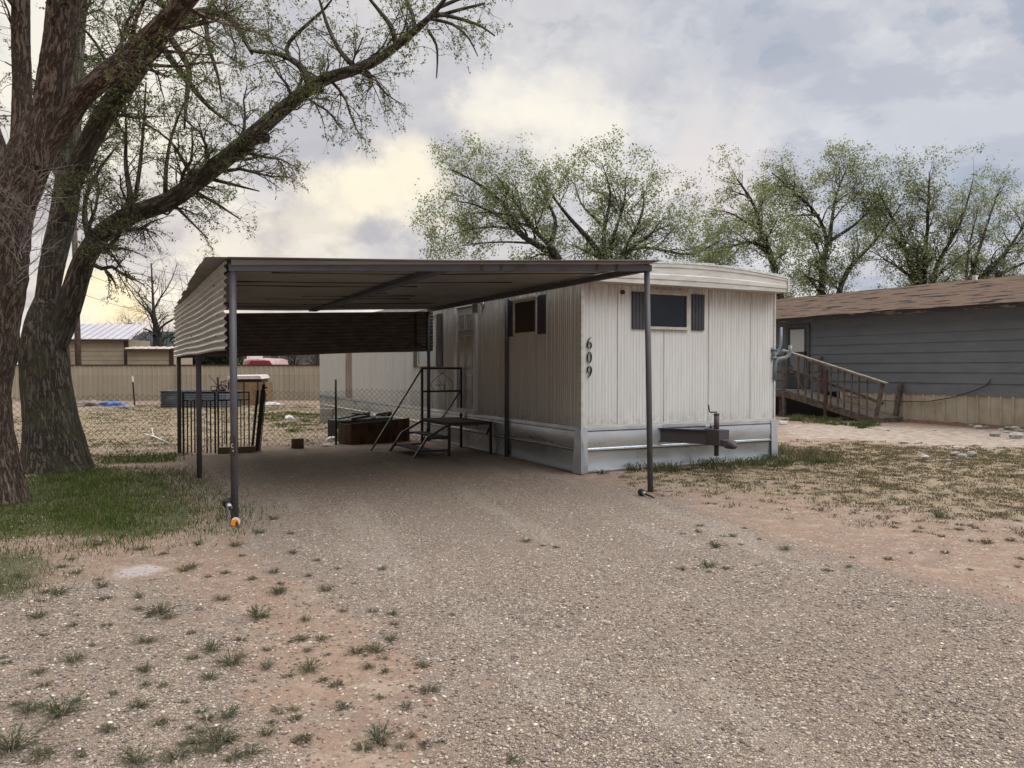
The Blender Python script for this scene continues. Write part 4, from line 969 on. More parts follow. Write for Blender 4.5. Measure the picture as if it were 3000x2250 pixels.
# pale house with window behind the red vehicle
Yp = 60; h0, h1 = at(770, 1070, Yp), at(1000, 1070, Yp); h0.z = h1.z = 0
ph_ = thing('pale_house', (h0 + h1) / 2, 'pale stucco house with a small window beyond the red vehicle', 'house')
m_ = MB(); m_.obox(h0, h1 - h0, (0, 5, 0), (0, 0, 3.0)); part('wall', m_, M('pale_stucco', (.36, .33, .31), rough=.9), ph_)
m_ = MB(); w0 = at(790, 1066, Yp - .1); m_.obox(w0, (28 / F * Yp, 0, 0), (0, .05, 0), (0, 0, .7)); wn = part('window', m_, m_trimw, ph_)
m_ = MB(); m_.obox(w0 + Vector((.06, -.02, .05)), (28 / F * Yp - .12, 0, 0), (0, .02, 0), (0, 0, .6)); part('pane', m_, M_glass('blue_pane', (.10, .14, .16), .1), wn)
m_ = MB(); m_.prism([h0 + Vector((-.4, -.5, 3.0)), h0 + Vector((-.4, 2.5, 4.2)), h0 + Vector((-.4, 5.5, 3.0))], (h1.x - h0.x + .8, 0, 0)); part('roof', m_, m_dkroof, ph_)
# red van
Yv = 47; v0 = at(699, 1100, Yv); v0.z = 0; vw = 108 / F * Yv
rv = thing('red_van', v0 + Vector((vw / 2, 1, 0)), 'dark red van seen from behind above the beige fence', 'van')
def van_ring(y, z0, z1, ins, lift=0):
    return [Vector((v0.x + ins * .2, y, z0)), Vector((v0.x + vw - ins * .2, y, z0)), Vector((v0.x + vw - ins * .25, y, z0 + (z1 - z0) * .45)), Vector((v0.x + vw - .25 - ins, y, z1 - .08)), Vector((v0.x + vw - .55 - ins, y, z1)), Vector((v0.x + .55 + ins, y, z1)), Vector((v0.x + .25 + ins, y, z1 - .08)), Vector((v0.x + ins * .25, y, z0 + (z1 - z0) * .45))]
zt_ = at(750, 1049, Yv).z; zr = [van_ring(Yv - .0, .35, zt_ - .12, .12), van_ring(Yv + .25, .3, zt_, .0), van_ring(Yv + 3.4, .3, zt_, .0), van_ring(Yv + 4.2, .35, 1.3, .1)]
m_ = MB(); vs_ = [p for r_ in zr for p in r_]; m_.add(vs_, [(j * 8 + i, j * 8 + (i + 1) % 8, (j + 1) * 8 + (i + 1) % 8, (j + 1) * 8 + i) for j in range(3) for i in range(8)], True); m_.f += [tuple(range(8))[::-1], tuple(range(24, 32))]; m_.sm += [False] * 2
part('body', m_, m_pink, rv)
m_ = MB(); m_.prism([Vector((v0.x + .55, Yv - .03, zt_ - .45)), Vector((v0.x + vw - .15, Yv - .03, zt_ - .45)), Vector((v0.x + vw - .35, Yv - .03, zt_ - .16)), Vector((v0.x + .75, Yv - .03, zt_ - .16))], (0, .05, 0)); part('rear_door', m_, m_red, rv)
for xx in (.2, vw - .45):
    part('wheel', MB().tube([Vector((v0.x + xx, Yv + .7, .34)), Vector((v0.x + xx + .22, Yv + .7, .34))], .34, 18), m_dark, rv)

# ------------------------------------------------------------------ neighbouring grey house and its ramp
N0 = Vector((13.08, 20.06, 0)); ND = Vector((-.478, .879, 0)).normalized(); NM = Vector((-ND.y, ND.x, 0))
NM = NM if NM.x < 0 else -NM
def nw(s, out, z): return N0 + ND * s + NM * out + TZ * z
ns = thing('grey_house', nw(4, -2.2, 0), 'slate blue lap-sided manufactured house with worn brown shingle roof', 'house')
S0, S1 = -5.0, 19.0
m_ = MB(); zs_ = [.83, 1.16, 1.457, 1.735, 2.03, 2.31, 2.59, 2.87, 3.18]
for a_, b_ in zip(zs_[:-1], zs_[1:]):
    m_.add([nw(S0, .022, a_), nw(S1, .022, a_), nw(S1, .004, b_ + .01), nw(S0, .004, b_ + .01)], [(0, 1, 2, 3)])
    m_.add([nw(S0, .0, a_), nw(S1, .0, a_), nw(S1, .022, a_), nw(S0, .022, a_)], [(3, 2, 1, 0)])
m_.obox(nw(S0, 0, .83), ND * (S1 - S0), NM * -.05, TZ * 2.35)
m_.obox(nw(S0, -.05, .83), ND * .05, NM * -4.2, TZ * 2.35); m_.obox(nw(S1, -.05, .83), ND * .05, NM * -4.2, TZ * 2.35); m_.obox(nw(S0, -4.3, .83), ND * (S1 - S0), NM * .05, TZ * 2.35)
part('wall', m_, m_gsid, ns)
m_ = MB(); pr = []; s = S0; random.seed(11)
while s < 5.4:
    pr += [nw(s, 0, 0), nw(s + .255, 0, 0), nw(s + .26, .028, 0), nw(s + .305, .028, 0), nw(s + .31, 0, 0)]; s += .31
pr = [p - TZ * .05 for p in pr]
m_.profile(pr, TZ * .88); part('skirting', m_, m_cream, ns)
m_ = MB()
for i in range(30):
    s = S0 + i * .28; m_.add([nw(s, .05, 0), nw(s + .30, .05, 0), nw(s + .30, .045, .05 + .05 * abs(math.sin(i * 1.3))), nw(s, .045, .05 + .05 * abs(math.sin((i - 1) * 1.3))), nw(s, .16, -.02), nw(s + .3, .16, -.02)], [(0, 3, 2, 1), (3, 4, 5, 2)])
parts('soil_bank', m_, M('red_soil', (.16, .09, .06), (.11, .06, .045), 9, rough=.95, bs=.8), ns)
m_ = MB(); m_.obox(nw(5.4, -.5, -.05), ND * (S1 - 5.4), NM * .45, TZ * .88); part('crawlspace_shade', m_, m_dark, ns)  # black block stands in for the shade under the house
# roof
EZ, RZ = 3.26, 4.20
m_roofN, k = newmat('worn_brown_shingles'); P = k.n('TexCoord').outputs['Object']
al = k.vm('DOT_PRODUCT', P, tuple(ND)); up_ = k.vm('DOT_PRODUCT', P, (0, 0, 1.0))
uv = k.n('CombineXYZ', i={0: al, 1: k.math('MULTIPLY', up_, 2.6), 2: 0.0}).outputs[0]
br = k.n('TexBrick', offset=.5, i={'Vector': uv, 'Color1': (.125, .082, .056), 'Color2': (.095, .063, .045), 'Mortar': (.05, .032, .026), 'Scale': 1.0, 'Mortar Size': .008, 'Brick Width': .30, 'Row Height': .13, 'Bias': .0})
miss = k.noise(k.scale(uv, (1.1, 7.7, 1)), 1.0, 3, .5); n_ = k.noise(P, 3.0, 5, .6)
c = k.mix(k.math('MULTIPLY', n_, .6), br.outputs[0], (.15, .105, .076)); c = k.mix(k.ss(miss, .575, .59), c, (.018, .017, .018))
finish(k, c, .95, 0, br.outputs[1], -.6, .02, .1)
m_ = MB(); e0, e1 = nw(S0 - .3, .32, EZ), nw(S1 + .3, .32, EZ); r0, r1 = nw(S0 - .3, -2.1, RZ), nw(S1 + .3, -2.1, RZ)
nseg = 30; vs_ = []
for i in range(nseg + 1):
    t = i / nseg; wob = .02 * math.sin(i * 1.9) + .012 * math.sin(i * .7)
    for j in range(5): vs_.append(e0.lerp(e1, t).lerp(r0.lerp(r1, t), j / 4) + TZ * (wob * (1 - j / 8)))
fs = [(i * 5 + j, (i + 1) * 5 + j, (i + 1) * 5 + j + 1, i * 5 + j + 1) for i in range(nseg) for j in range(4)]
m_.add(vs_, fs); q0, q1 = nw(S0 - .3, -4.6, EZ), nw(S1 + .3, -4.6, EZ); m_.add([r0, r1, q1, q0], [(0, 1, 2, 3)])
rf = part('roof', m_, m_roofN, ns)
m_ = MB(); m_.obox(e0 - TZ * .13 - NM * .01, (e1 - e0), NM * -.02, TZ * .13); part('eave_board', m_, M('rotted_fascia', (.035, .027, .023), (.15, .115, .085), 1.6, (1, 1, 5), .9, bs=.6, lo=.53, hi=.6), rf)
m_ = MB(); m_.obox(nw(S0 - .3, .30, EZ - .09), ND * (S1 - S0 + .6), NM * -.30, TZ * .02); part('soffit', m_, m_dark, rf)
m_ = MB(); m_.obox(nw(2.35, -1.9, RZ - .05), ND * .1, NM * .1, TZ * .14); part('vent_pipe', m_, m_white, rf)
# door
ds0, ds1, dz0, dz1 = 6.73, 7.71, .91, 3.03
m_ = MB(); m_.obox(nw(ds0 + .09, .03, dz0), ND * (ds1 - ds0 - .18), NM * .03, TZ * (dz1 - dz0 - .09)); do = part('door', m_, M('dark_storm_door', (.05, .06, .065), rough=.5), ns)
m_ = MB()
m_.obox(nw(ds0, .025, dz0), ND * .09, NM * .05, TZ * (dz1 - dz0)); m_.obox(nw(ds1 - .09, .025, dz0), ND * .09, NM * .05, TZ * (dz1 - dz0)); m_.obox(nw(ds0, .026, dz1 - .09), ND * (ds1 - ds0), NM * .05, TZ * .09)
part('door_frame', m_, M('slate_frame', (.09, .105, .115), rough=.5), do)
m_ = MB(); m_.obox(nw(ds0 + .2, .062, 2.12), ND * (ds1 - ds0 - .40), NM * .01, TZ * .75); part('door_pane', m_, M_glass('pale_curtained_pane', (.48, .49, .47), .08), do)
m_ = MB(); m_.obox(nw(ds0 + .2, .062, 1.42), ND * (ds1 - ds0 - .40), NM * .01, TZ * .62); part('door_pane', m_, M_glass('dim_pane', (.16, .17, .17), .08), do)
m_ = MB(); m_.obox(nw(ds0 + .12, .062, 1.95), ND * .05, NM * .05, TZ * .18); part('handle', m_, m_dark, do)
m_ = MB(); p = [nw(3.3, .07, .60), nw(2.6, .05, .62), nw(1.9, .05, .75), nw(1.3, .05, .95), nw(.9, .05, 1.12), nw(.80, .05, 1.28)]; m_.tube([nw(5.4, .04, .72), nw(4.3, .05, .60)] + p, .012, 6); part('cable', m_, m_dark, ns)
# ramp
rmp = thing('wooden_ramp', nw(5, .7, 0), 'weathered wooden access ramp with baluster handrail in front of the grey house', 'ramp')
RO = 1.24; sa, sb = 3.34, 6.70; zA, zB = .10, .84
def rz(s): return zA + (zB - zA) * (s - sa) / (sb - sa)
m_ = MB(); m_.beam(nw(sa, RO, zA - .06), nw(sb, RO, zB - .09), .045, .19); m_.beam(nw(sa + .1, .10, zA - .06), nw(sb, .10, zB - .09), .045, .19); m_.beam(nw(sa + .01, RO + .02, zA - .03), nw(sa + .01, .0, zA - .03), .045, .15)
m_.beam(nw(sb, RO, .75), nw(9.4, RO, .75), .045, .19)
part('stringer', m_, m_wood, rmp)
m_ = MB(); s = sa + .05
while s < sb:
    m_.add([nw(s, RO - .03, rz(s) + .03), nw(s + .13, RO - .03, rz(s + .13) + .03), nw(s + .13, .06, rz(s + .13) + .03), nw(s, .06, rz(s) + .03)] + [nw(s, RO - .03, rz(s)), nw(s + .13, RO - .03, rz(s + .13)), nw(s + .13, .06, rz(s + .13)), nw(s, .06, rz(s))], [(0, 3, 2, 1), (4, 5, 6, 7), (0, 1, 5, 4), (2, 3, 7, 6), (1, 2, 6, 5), (3, 0, 4, 7)]); s += .14
while s < 9.4: m_.obox(nw(s, RO - .03, .84), ND * .13, NM * -(RO - .1), TZ * .03); s += .14
part('deck_boards', m_, m_wood, rmp)
def post(s, o, z0, z1, lean=0, w=.09, nm='post', mt=None): return part(nm, MB().beam(nw(s, o, z0), nw(s - lean, o, z1), w, w, ND), mt or m_wood, rmp)
post(sa + .02, RO, 0, 1.14, .22); post(sa + .2, .12, .05, 1.17, .20, .11); post(5.08, RO + .0, 0, 1.52, 0, .09, mt=m_woodd); post(6.70, RO, 0, 2.05, 0, .10)
post(6.2, .14, .7, 1.95, 0, .10); post(9.3, RO, 0, 1.85, 0, .1); post(8.0, RO, 0, 1.85, 0, .07); post(7.0, RO - .2, 0, .75, 0, .1)
def hz(s): return 1.155 + (2.06 - 1.155) * (s - 3.09) / (6.43 - 3.09)
m_ = MB(); m_.beam(nw(3.0, RO, hz(3.0) + .02), nw(6.75, RO, hz(6.75) + .02), .13, .035); m_.beam(nw(3.1, RO, hz(3.1) - .035), nw(6.7, RO, hz(6.7) - .035), .04, .06); m_.beam(nw(6.7, RO, 2.06), nw(9.3, RO, 2.06), .09, .04); part('handrail', m_, M('bleached_wood', (.30, .265, .22), (.19, .16, .13), 8, rough=.85), rmp)
m_ = MB(); m_.beam(nw(3.15, RO - .06, .57), nw(6.6, RO - .06, 1.56), .035, .085); m_.beam(nw(6.7, RO - .03, 1.45), nw(9.3, RO - .03, 1.45), .035, .09); part('lower_rail', m_, m_wood, rmp)
for px in (2341, 2362, 2381, 2400, 2436, 2457, 2476, 2497, 2519, 2543):
    q_ = (px - 1500) / F; b_ = N0 + NM * RO; s = (b_.x - q_ * b_.y) / (q_ * ND.y - ND.x)
    part('baluster', MB().beam(nw(s, RO + .03, rz(s) - .02), nw(s, RO + .03, hz(s) - .04), .042, .042, ND), m_wood, rmp)
m_ = MB(); m_.beam(nw(6.5, RO - .06, 1.7), nw(6.1, RO - .2, .85), .04, .05); parts('brace', m_, m_wood, rmp)
tag(part('styrofoam_piece', MB().obox(ground(2287, 1243), (.20, .02, 0), (-.02, .12, 0), (0, 0, .09)), m_white, origin=ground(2297, 1243), bevel=.01), 'small white styrofoam piece on the dirt left of the ramp', 'styrofoam')
# rubble stones near the grey house
random.seed(21)
stn = []
spots = [(2846, 1250, .16), (2866, 1256, .22), (2890, 1254, .12), (2932, 1262, .14), (2955, 1258, .2), (2974, 1260, .24), (2992, 1266, .16), (2950, 1268, .12), (2915, 1278, .22), (2978, 1284, .3), (2800, 1335, .18), (2820, 1339, .14), (2846, 1336, .2), (2708, 1344, .16), (2778, 1352, .10), (2740, 1262, .08), (2602, 1262, .07), (2620, 1258, .06)]
for i, (px, py, w) in enumerate(spots):
    c_ = ground(px, py); m_ = MB(); nn_ = 9; vs_ = []
    for z_, rr in ((0, .5), (.25, .52), (.42, .30)):
        for j in range(nn_):
            an = 2 * math.pi * j / nn_; q_ = rr * (.8 + .4 * random.random()); vs_.append(c_ + Vector((math.cos(an) * w * q_, math.sin(an) * w * q_ * .8, z_ * w)))
    m_.add(vs_, [(a * nn_ + j, a * nn_ + (j + 1) % nn_, (a + 1) * nn_ + (j + 1) % nn_, (a + 1) * nn_ + j) for a in (0, 1) for j in range(nn_)] + [tuple(range(2 * nn_, 3 * nn_))])
    lab = 'pale stone along the grey house skirting' if py < 1300 else 'white stone among the dry weeds'
    tag(part('rubble_stone', m_, m_stone if i % 2 else m_conc, origin=c_), lab, 'stone', 'rubble stones along the grey house' if py < 1300 else 'white stones in the dry weeds')

# ------------------------------------------------------------------ vectorised trees
rng = np.random.default_rng(4)
def resample(pts, rad, K):
    pts = np.array(pts, float); rad = np.array(rad, float)
    d_ = np.concatenate([[0], np.cumsum(np.linalg.norm(np.diff(pts, axis=0), axis=1))]); t = np.linspace(0, d_[-1], K)
    # Catmull-like smoothing through cubic of linear samples
    o = np.stack([np.interp(t, d_, pts[:, c_]) for c_ in range(3)], 1); r = np.interp(t, d_, rad)
    for _ in range(max(1, K // 14)):
        o[1:-1] = .25 * o[:-2] + .5 * o[1:-1] + .25 * o[2:]; r[1:-1] = .25 * r[:-2] + .5 * r[1:-1] + .25 * r[2:]
    return o, r
def grow(PP, PR, n, ln, ang, trop, wig, rs, tmin=.15, K=6, bias=None, droop=0.0, rref=0.0):
    """n children sprouting from parent polylines PP (N,K,3)"""
    L_ = np.linalg.norm(np.diff(PP, axis=1), axis=2).sum(1); w = L_ if bias is None else L_ * bias
    pi = rng.choice(len(PP), n, p=w / w.sum()); Kp = PP.shape[1]
    t = rng.uniform(tmin, 1, n) ** .85; f = t * (Kp - 1); i0 = np.minimum(f.astype(int), Kp - 2); fr = (f - i0)[:, None]
    st_ = PP[pi, i0] * (1 - fr) + PP[pi, i0 + 1] * fr; tan = unit(PP[pi, i0 + 1] - PP[pi, i0]); pr_ = PR[pi, i0] * (1 - fr[:, 0]) + PR[pi, i0 + 1] * fr[:, 0]
    rnd = unit(rng.normal(size=(n, 3))); perp = unit(rnd - tan * (rnd * tan).sum(1, keepdims=True))
    a = rng.uniform(ang[0], ang[1], n)[:, None]; d_ = unit(tan * np.cos(a) + perp * np.sin(a) + np.array(trop))
    ll = rng.uniform(ln[0], ln[1], n) * (1.15 - .55 * t) * (np.clip(pr_ / rref, .42, 1) if rref else 1)
    out = [st_]; cur = st_
    for s_ in range(K - 1):
        d_ = unit(d_ + rng.normal(size=(n, 3)) * wig + np.array([0, 0, -droop * (s_ + 1)]) + np.array(trop) * .12)
        cur = cur + d_ * (ll / (K - 1))[:, None]; out.append(cur)
    P_ = np.stack(out, 1); r0 = np.minimum(pr_ * rs, ll * .03 + .002)
    R_ = r0[:, None] * np.linspace(1, .25, K)[None]
    return P_, np.maximum(R_, .0012)
def leaf_mesh(name, PP, n, size, cols, parent, m=None, spread=.0, tmin=.25, cl=1):
    Kp = PP.shape[1]; pi = rng.integers(0, len(PP), n); f = rng.uniform(tmin, 1, n) * (Kp - 1); i0 = np.minimum(f.astype(int), Kp - 2); fr = (f - i0)[:, None]
    c_ = PP[pi, i0] * (1 - fr) + PP[pi, i0 + 1] * fr
    c_ = np.repeat(c_, cl, 0); n = len(c_); c_ = c_ + rng.normal(size=(n, 3)) * spread
    a = unit(rng.normal(size=(n, 3)) + np.array([0, 0, -.2])); b = unit(np.cross(a, rng.normal(size=(n, 3))))
    s_ = (size * rng.uniform(.6, 1.35, n))[:, None]
    V = np.stack([c_, c_ + a * s_ * .5 + b * s_ * .30, c_ + a * s_, c_ + a * s_ * .5 - b * s_ * .30], 1).reshape(-1, 3)
    Q = np.arange(n * 4).reshape(-1, 4)
    cols = np.array(cols); w = rng.random((n, 1)); cc_ = cols[rng.integers(0, len(cols), n)] * (.75 + .5 * w); cc_ = np.repeat(cc_, 4, 0)
    return np_mesh(name, V, [Q], m or m_leaf, parent, col=cc_)
def trunk_np(pts, rad, K, n, rough=.06, flare=0.0, seed=0):
    P_, R_ = resample([tuple(p) for p in pts], rad, K); T = unit(np.gradient(P_, axis=0))
    X_ = unit(np.cross(T, np.array([0, 1.0, .01]))); Y_ = np.cross(T, X_); an = np.arange(n) * 2 * np.pi / n
    s_ = np.concatenate([[0], np.cumsum(np.linalg.norm(np.diff(P_, axis=0), axis=1))])[:, None]; A_ = an[None]
    tw = A_ + .25 * np.sin(s_ * .8 + seed)
    ridge = -.38 + .45 * np.sin(5 * tw + seed + .6 * np.sin(s_ * 1.1)) + .35 * np.sin(9 * tw + s_ * .7 + 2 * seed) + .6 * np.abs(np.sin(13 * tw + 1.1 * np.sin(s_ * 3 + seed) + seed)) + .3 * np.sin(s_ * 4 + 3 * A_) + .25 * rng.normal(size=(len(P_), n))
    rr = R_[:, None] * (1 + rough * ridge)
    if flare: rr = rr * (1 + flare * np.exp(-s_ * 2.2) * (.6 + .5 * np.sin(4 * A_ + seed) ** 2))
    V = P_[:, None] + rr[..., None] * (X_[:, None] * np.cos(an)[None, :, None] + Y_[:, None] * np.sin(an)[None, :, None])
    i = np.arange(K - 1)[:, None] * n; j = np.arange(n)[None]
    Q = np.stack([i + j, i + (j + 1) % n, i + n + (j + 1) % n, i + n + j], -1).reshape(-1, 4)
    V = V.reshape(-1, 3); cap = np.array([[(K - 1) * n + j for j in range(n)]])
    GR = np.stack([np.broadcast_to(R_[:, None] * np.cos(an)[None] + seed, (K, n)), np.broadcast_to(R_[:, None] * np.sin(an)[None], (K, n)), np.broadcast_to(s_ * .17, (K, n))], -1).reshape(-1, 3)
    return V, Q, cap, P_, R_, GR
def tree(name, base, limbs, label, lv, leaves, bark, cat='tree', group=None, main_sides=20, rough=.06, flare=0, twig_mat=None, bias=None, leafcols=None, dense=6):
    root = thing(name, base, label, cat, group); VV, FF, CP, off, GG = [], [], [], 0, []; PL, PRL, bs_ = [], [], []
    for li, (pts, rad, spawn) in enumerate(limbs):
        pts = [Vector(p) for p in pts]; L_ = sum((pts[i + 1] - pts[i]).length for i in range(len(pts) - 1)); K = max(10, int(L_ * dense))
        V, Q, cap, P_, R_, GR = trunk_np(pts, rad, K, main_sides, rough, flare if li == 0 or (flare and li < 1) else 0, li * 1.7)
        GG.append(GR); VV.append(V); FF.append(Q + off); CP.append(cap + off); off += len(V)
        # resample for growing
        if spawn: 
            a_, b_ = resample(P_, R_, 12); PL.append(a_); PRL.append(b_); bs_.append(spawn)
    tk_ = np_mesh('trunk', np.concatenate(VV), [np.concatenate(FF), np.concatenate(CP)], bark, root, smooth=True)
    ga = tk_.data.attributes.new('grain', 'FLOAT_VECTOR', 'POINT'); ga.data.foreach_set('vector', np.concatenate(GG).astype(np.float32).ravel())
    PP, PR = np.stack(PL), np.stack(PRL); bias = np.array(bs_, float); bv, bq, o2 = [], [], 0; last = None
    for i, d_ in enumerate(lv):
        P2, R2 = grow(PP, PR, d_['n'], d_['ln'], d_['ang'], d_.get('trop', (0, 0, .2)), d_.get('wig', .18), d_.get('rs', .5), d_.get('tmin', .15), 6, bias, d_.get('droop', 0), d_.get('rref', 0))
        V, Q = tubes(P2, R2, 5 if i == 0 else 3); bv.append(V); bq.append(Q + o2); o2 += len(V); PP, PR, bias = P2, R2, None
    np_mesh('branches', np.concatenate(bv), [np.concatenate(bq)], twig_mat or bark, root, smooth=True)
    if leaves: leaf_mesh('crown', PP, leaves['n'], leaves['size'], leaves.get('cols') or LC, root, spread=leaves.get('spread', .03), cl=leaves.get('cl', 2))
    return root, PP
LC = [(.13, .15, .07), (.11, .125, .065), (.17, .185, .09), (.12, .13, .07)]
LCB = [(.20, .23, .13), (.235, .26, .15), (.165, .195, .12), (.28, .30, .175)]
# --- right big tree (behind): base beside the carport
YB = 12.1
bB = at(165, 1378, YB); bB.z = 0
def W_(px, py, dy=0.0, Y0=YB): return at(px, py, Y0 + dy)
pxr = lambda w, Y0=YB: w / 2 / F * Y0
bl = [
 ([bB - TZ * .15, at(156, 1297, YB), at(138, 1150, YB), at(130, 1050, YB), at(128, 985, YB), at(132, 940, YB), at(134, 895, YB), at(136, 860, YB)], [.46, .39, .345, .34, .325, .275, .20, .13], 0),
 ([W_(126, 985), W_(137, 870), W_(152, 770, .1), W_(185, 640, .2), W_(204, 500, .3), W_(213, 380, .4), W_(220, 230, .5), W_(230, 100, .6), W_(238, -60, .7), W_(240, -260, .8)], [.20, .165, .175, .19, .19, .122, .11, .10, .09, .05], 1.2),
 ([W_(205, 560, .2), W_(238, 465, .0), W_(275, 388, -.2), W_(328, 300, -.5), W_(385, 228, -.8), W_(440, 150, -1.0), W_(490, 85, -1.1), W_(545, 50, -1.1), W_(608, 25, -1.0), W_(690, 50, -.8), W_(715, 120, -.6), W_(740, 160, -.5)], [.13, .15, .15, .152, .125, .105, .095, .08, .06, .045, .035, .02], 1.6),
 ([W_(138, 1090), W_(184, 950), W_(220, 850, -.1), W_(243, 760, -.2), W_(290, 685, -.3), W_(380, 628, -.5), W_(480, 600, -.8), W_(556, 550, -1.1), W_(642, 482, -1.4), W_(718, 418, -1.7), W_(790, 352, -2.0), W_(868, 288, -2.3), W_(950, 226, -2.6), W_(1060, 203, -2.9), W_(1130, 165, -3.1), W_(1195, 105, -3.3), W_(1250, 65, -3.4), W_(1290, 25, -3.5), W_(1330, -40, -3.6)],
  [.14, .19, .168, .15, .138, .134, .128, .122, .115, .106, .094, .082, .070, .058, .049, .043, .035, .027, .012], 1.5),
 ([W_(905, 245, -2.4), W_(902, 215, -2.4), W_(868, 178, -2.3), W_(830, 160, -2.3), W_(780, 150, -2.2), W_(720, 156, -2.1), W_(715, 90, -2.1)], [.05, .045, .04, .03, .024, .018, .01], 1.0),
 ([W_(848, 170, -2.3), W_(828, 140, -2.3), W_(900, 70, -2.4), W_(960, 20, -2.6), W_(990, -30, -2.6)], [.03, .026, .02, .014, .008], 1.4),
 ([W_(1045, 200, -2.8), W_(1000, 160, -2.8), W_(960, 80, -2.7), W_(930, -20, -2.6)], [.035, .028, .022, .012], 1.5),
 ([W_(1160, 135, -3.1), W_(1150, 80, -3.1), W_(1110, 30, -3.0), W_(1060, -30, -3.0)], [.032, .028, .022, .012], 1.4),
 ([W_(1270, 50, -3.3), W_(1340, 30, -3.5), W_(1420, 10, -3.6)], [.022, .018, .012], 2.6),
 ([W_(1280, 40, -3.4), W_(1350, 55, -3.5), W_(1410, 75, -3.6), W_(1450, 105, -3.6)], [.022, .018, .014, .008], 2.6),
 ([W_(1290, 20, -3.3), W_(1360, -10, -3.2), W_(1440, -30, -3.2)], [.022, .018, .012], 2.2),
 ([W_(1215, 90, -3.3), W_(1210, 40, -3.3), W_(1180, -20, -3.2)], [.026, .02, .012], 1.8),
 ([W_(1262, 55, -3.3), W_(1330, 70, -3.6), W_(1375, 110, -3.7), W_(1400, 165, -3.7)], [.02, .015, .010, .005], 1.6),
 ([W_(1255, 90, -3.4), W_(1280, 130, -3.4), W_(1282, 180, -3.4), W_(1278, 230, -3.4)], [.018, .014, .010, .005], .8),
 ([W_(383, 618, -.5), W_(385, 585, -.5), W_(366, 480, -.4), W_(370, 400, -.4), W_(368, 300, -.3)], [.055, .045, .03, .02, .01], 1.0),
 ([W_(395, 590, -.5), W_(410, 490, -.6), W_(420, 380, -.6), W_(428, 240, -.7)], [.035, .028, .02, .01], 1.0),
 ([W_(485, 580, -.8), W_(484, 500, -.8), W_(500, 400, -.9), W_(540, 300, -1.0)], [.035, .028, .02, .01], 1.0),
 ([W_(262, 705, -.2), W_(246, 640, -.2), W_(250, 570, -.1), W_(300, 480, 0), W_(350, 420, .1)], [.05, .04, .03, .02, .01], 1.0),
 ([W_(485, 90, -1.0), W_(560, 200, -1.2), W_(545, 290, -1.3), W_(540, 380, -1.3)], [.05, .04, .03, .012], 1.4),
 ([W_(470, 130, -.9), W_(530, 215, -1.0), W_(590, 290, -1.1), W_(630, 330, -1.2), W_(690, 370, -1.2)], [.05, .042, .035, .022, .01], 1.5),
 ([W_(600, 30, -1.0), W_(610, 140, -1.1), W_(640, 220, -1.1), W_(650, 300, -1.1)], [.035, .028, .02, .008], 1.3),
 ([W_(600, 520, -1.1), W_(680, 540, -1.4), W_(760, 560, -1.6)], [.03, .02, .008], 1.6),
 ([W_(560, 555, -1.0), W_(640, 600, -1.3), W_(700, 640, -1.4)], [.028, .018, .008], 1.6),
 ([W_(500, 590, -.8), W_(560, 650, -1.0), W_(610, 700, -1.0)], [.025, .016, .008], 1.2),
 ([W_(735, 405, -1.8), W_(762, 403, -1.85), W_(781, 401, -1.9)], [.10, .075, .07], 0),
 ([W_(1050, 208, -2.9), W_(1070, 214, -2.9), W_(1086, 222, -2.95)], [.03, .026, .02], 0),
 ([W_(900, 262, -2.4), W_(925, 262, -2.45), W_(945, 268, -2.5)], [.06, .045, .03], 0),
 ([W_(842, 300, -2.2), W_(860, 275, -2.25), W_(880, 262, -2.3)], [.05, .035, .02], 0),
 ([W_(655, 455, -1.5), W_(720, 470, -1.8), W_(790, 450, -2.0)], [.025, .018, .008], 1.4),
]
lvB = [dict(n=230, rref=.055, ln=(.6, 1.5), ang=(.4, 1.1), trop=(0, 0, .16), wig=.30, rs=.30), dict(n=1800, rref=.011, ln=(.25, .7), ang=(.35, 1.0), trop=(.02, 0, .0), wig=.2, rs=.55, droop=.03), dict(n=8500, ln=(.10, .34), ang=(.3, 1.0), trop=(0, 0, -.02), wig=.22, rs=.6, droop=.04)]
tree('elm_tree', bB, bl, 'second big tree, with a long mossy limb arching over the carport', lvB, dict(n=24000, size=.028, spread=.014, cl=2), m_barkB, group='big trees at the left', main_sides=28, rough=.045, flare=.35, dense=7)
# stubs on the long limb
# --- left big tree (in front)
YA = 9.15
bA = at(-56, 1470, YA); bA.z = 0
a_ = lambda px, py, dy=0.0: at(px, py, YA + dy)
al_ = [
 ([bA - TZ * .15, a_(-62, 1400), a_(-72, 1297), a_(-74, 1134), a_(-62, 1025), a_(-54, 920), a_(-32, 808), a_(-10, 700), a_(22, 600), a_(72, 500), a_(100, 430), a_(120, 340)], [.45, .41, .37, .355, .385, .375, .395, .335, .275, .245, .235, .17], 0),
 ([a_(66, 520), a_(62, 420, .1), a_(65, 250, .2), a_(60, 100, .25), a_(60, -50, .3), a_(58, -300, .3)], [.16, .115, .10, .10, .095, .07], .5),
 ([a_(112, 480), a_(135, 350, -.1), a_(155, 230, -.15), a_(176, 120, -.2), a_(186, 0, -.2), a_(200, -150, -.3), a_(200, -350, -.3)], [.20, .165, .162, .168, .168, .15, .08], .6),
 ([a_(125, 450), a_(190, 355, -.1), a_(240, 280, -.25), a_(310, 222, -.4), a_(390, 165, -.55), a_(445, 105, -.65), a_(505, 45, -.8), a_(560, -15, -.9), a_(640, -100, -1.1)], [.15, .125, .115, .118, .118, .11, .098, .09, .06], .8),
 ([a_(340, 195, -.45), a_(380, 190, -.5), a_(412, 178, -.55)], [.06, .10, .09], 0),
 ([a_(20, 560), a_(-20, 430, .1), a_(-60, 300, .2), a_(-120, 150, .3)], [.2, .13, .11, .08], .6),
]
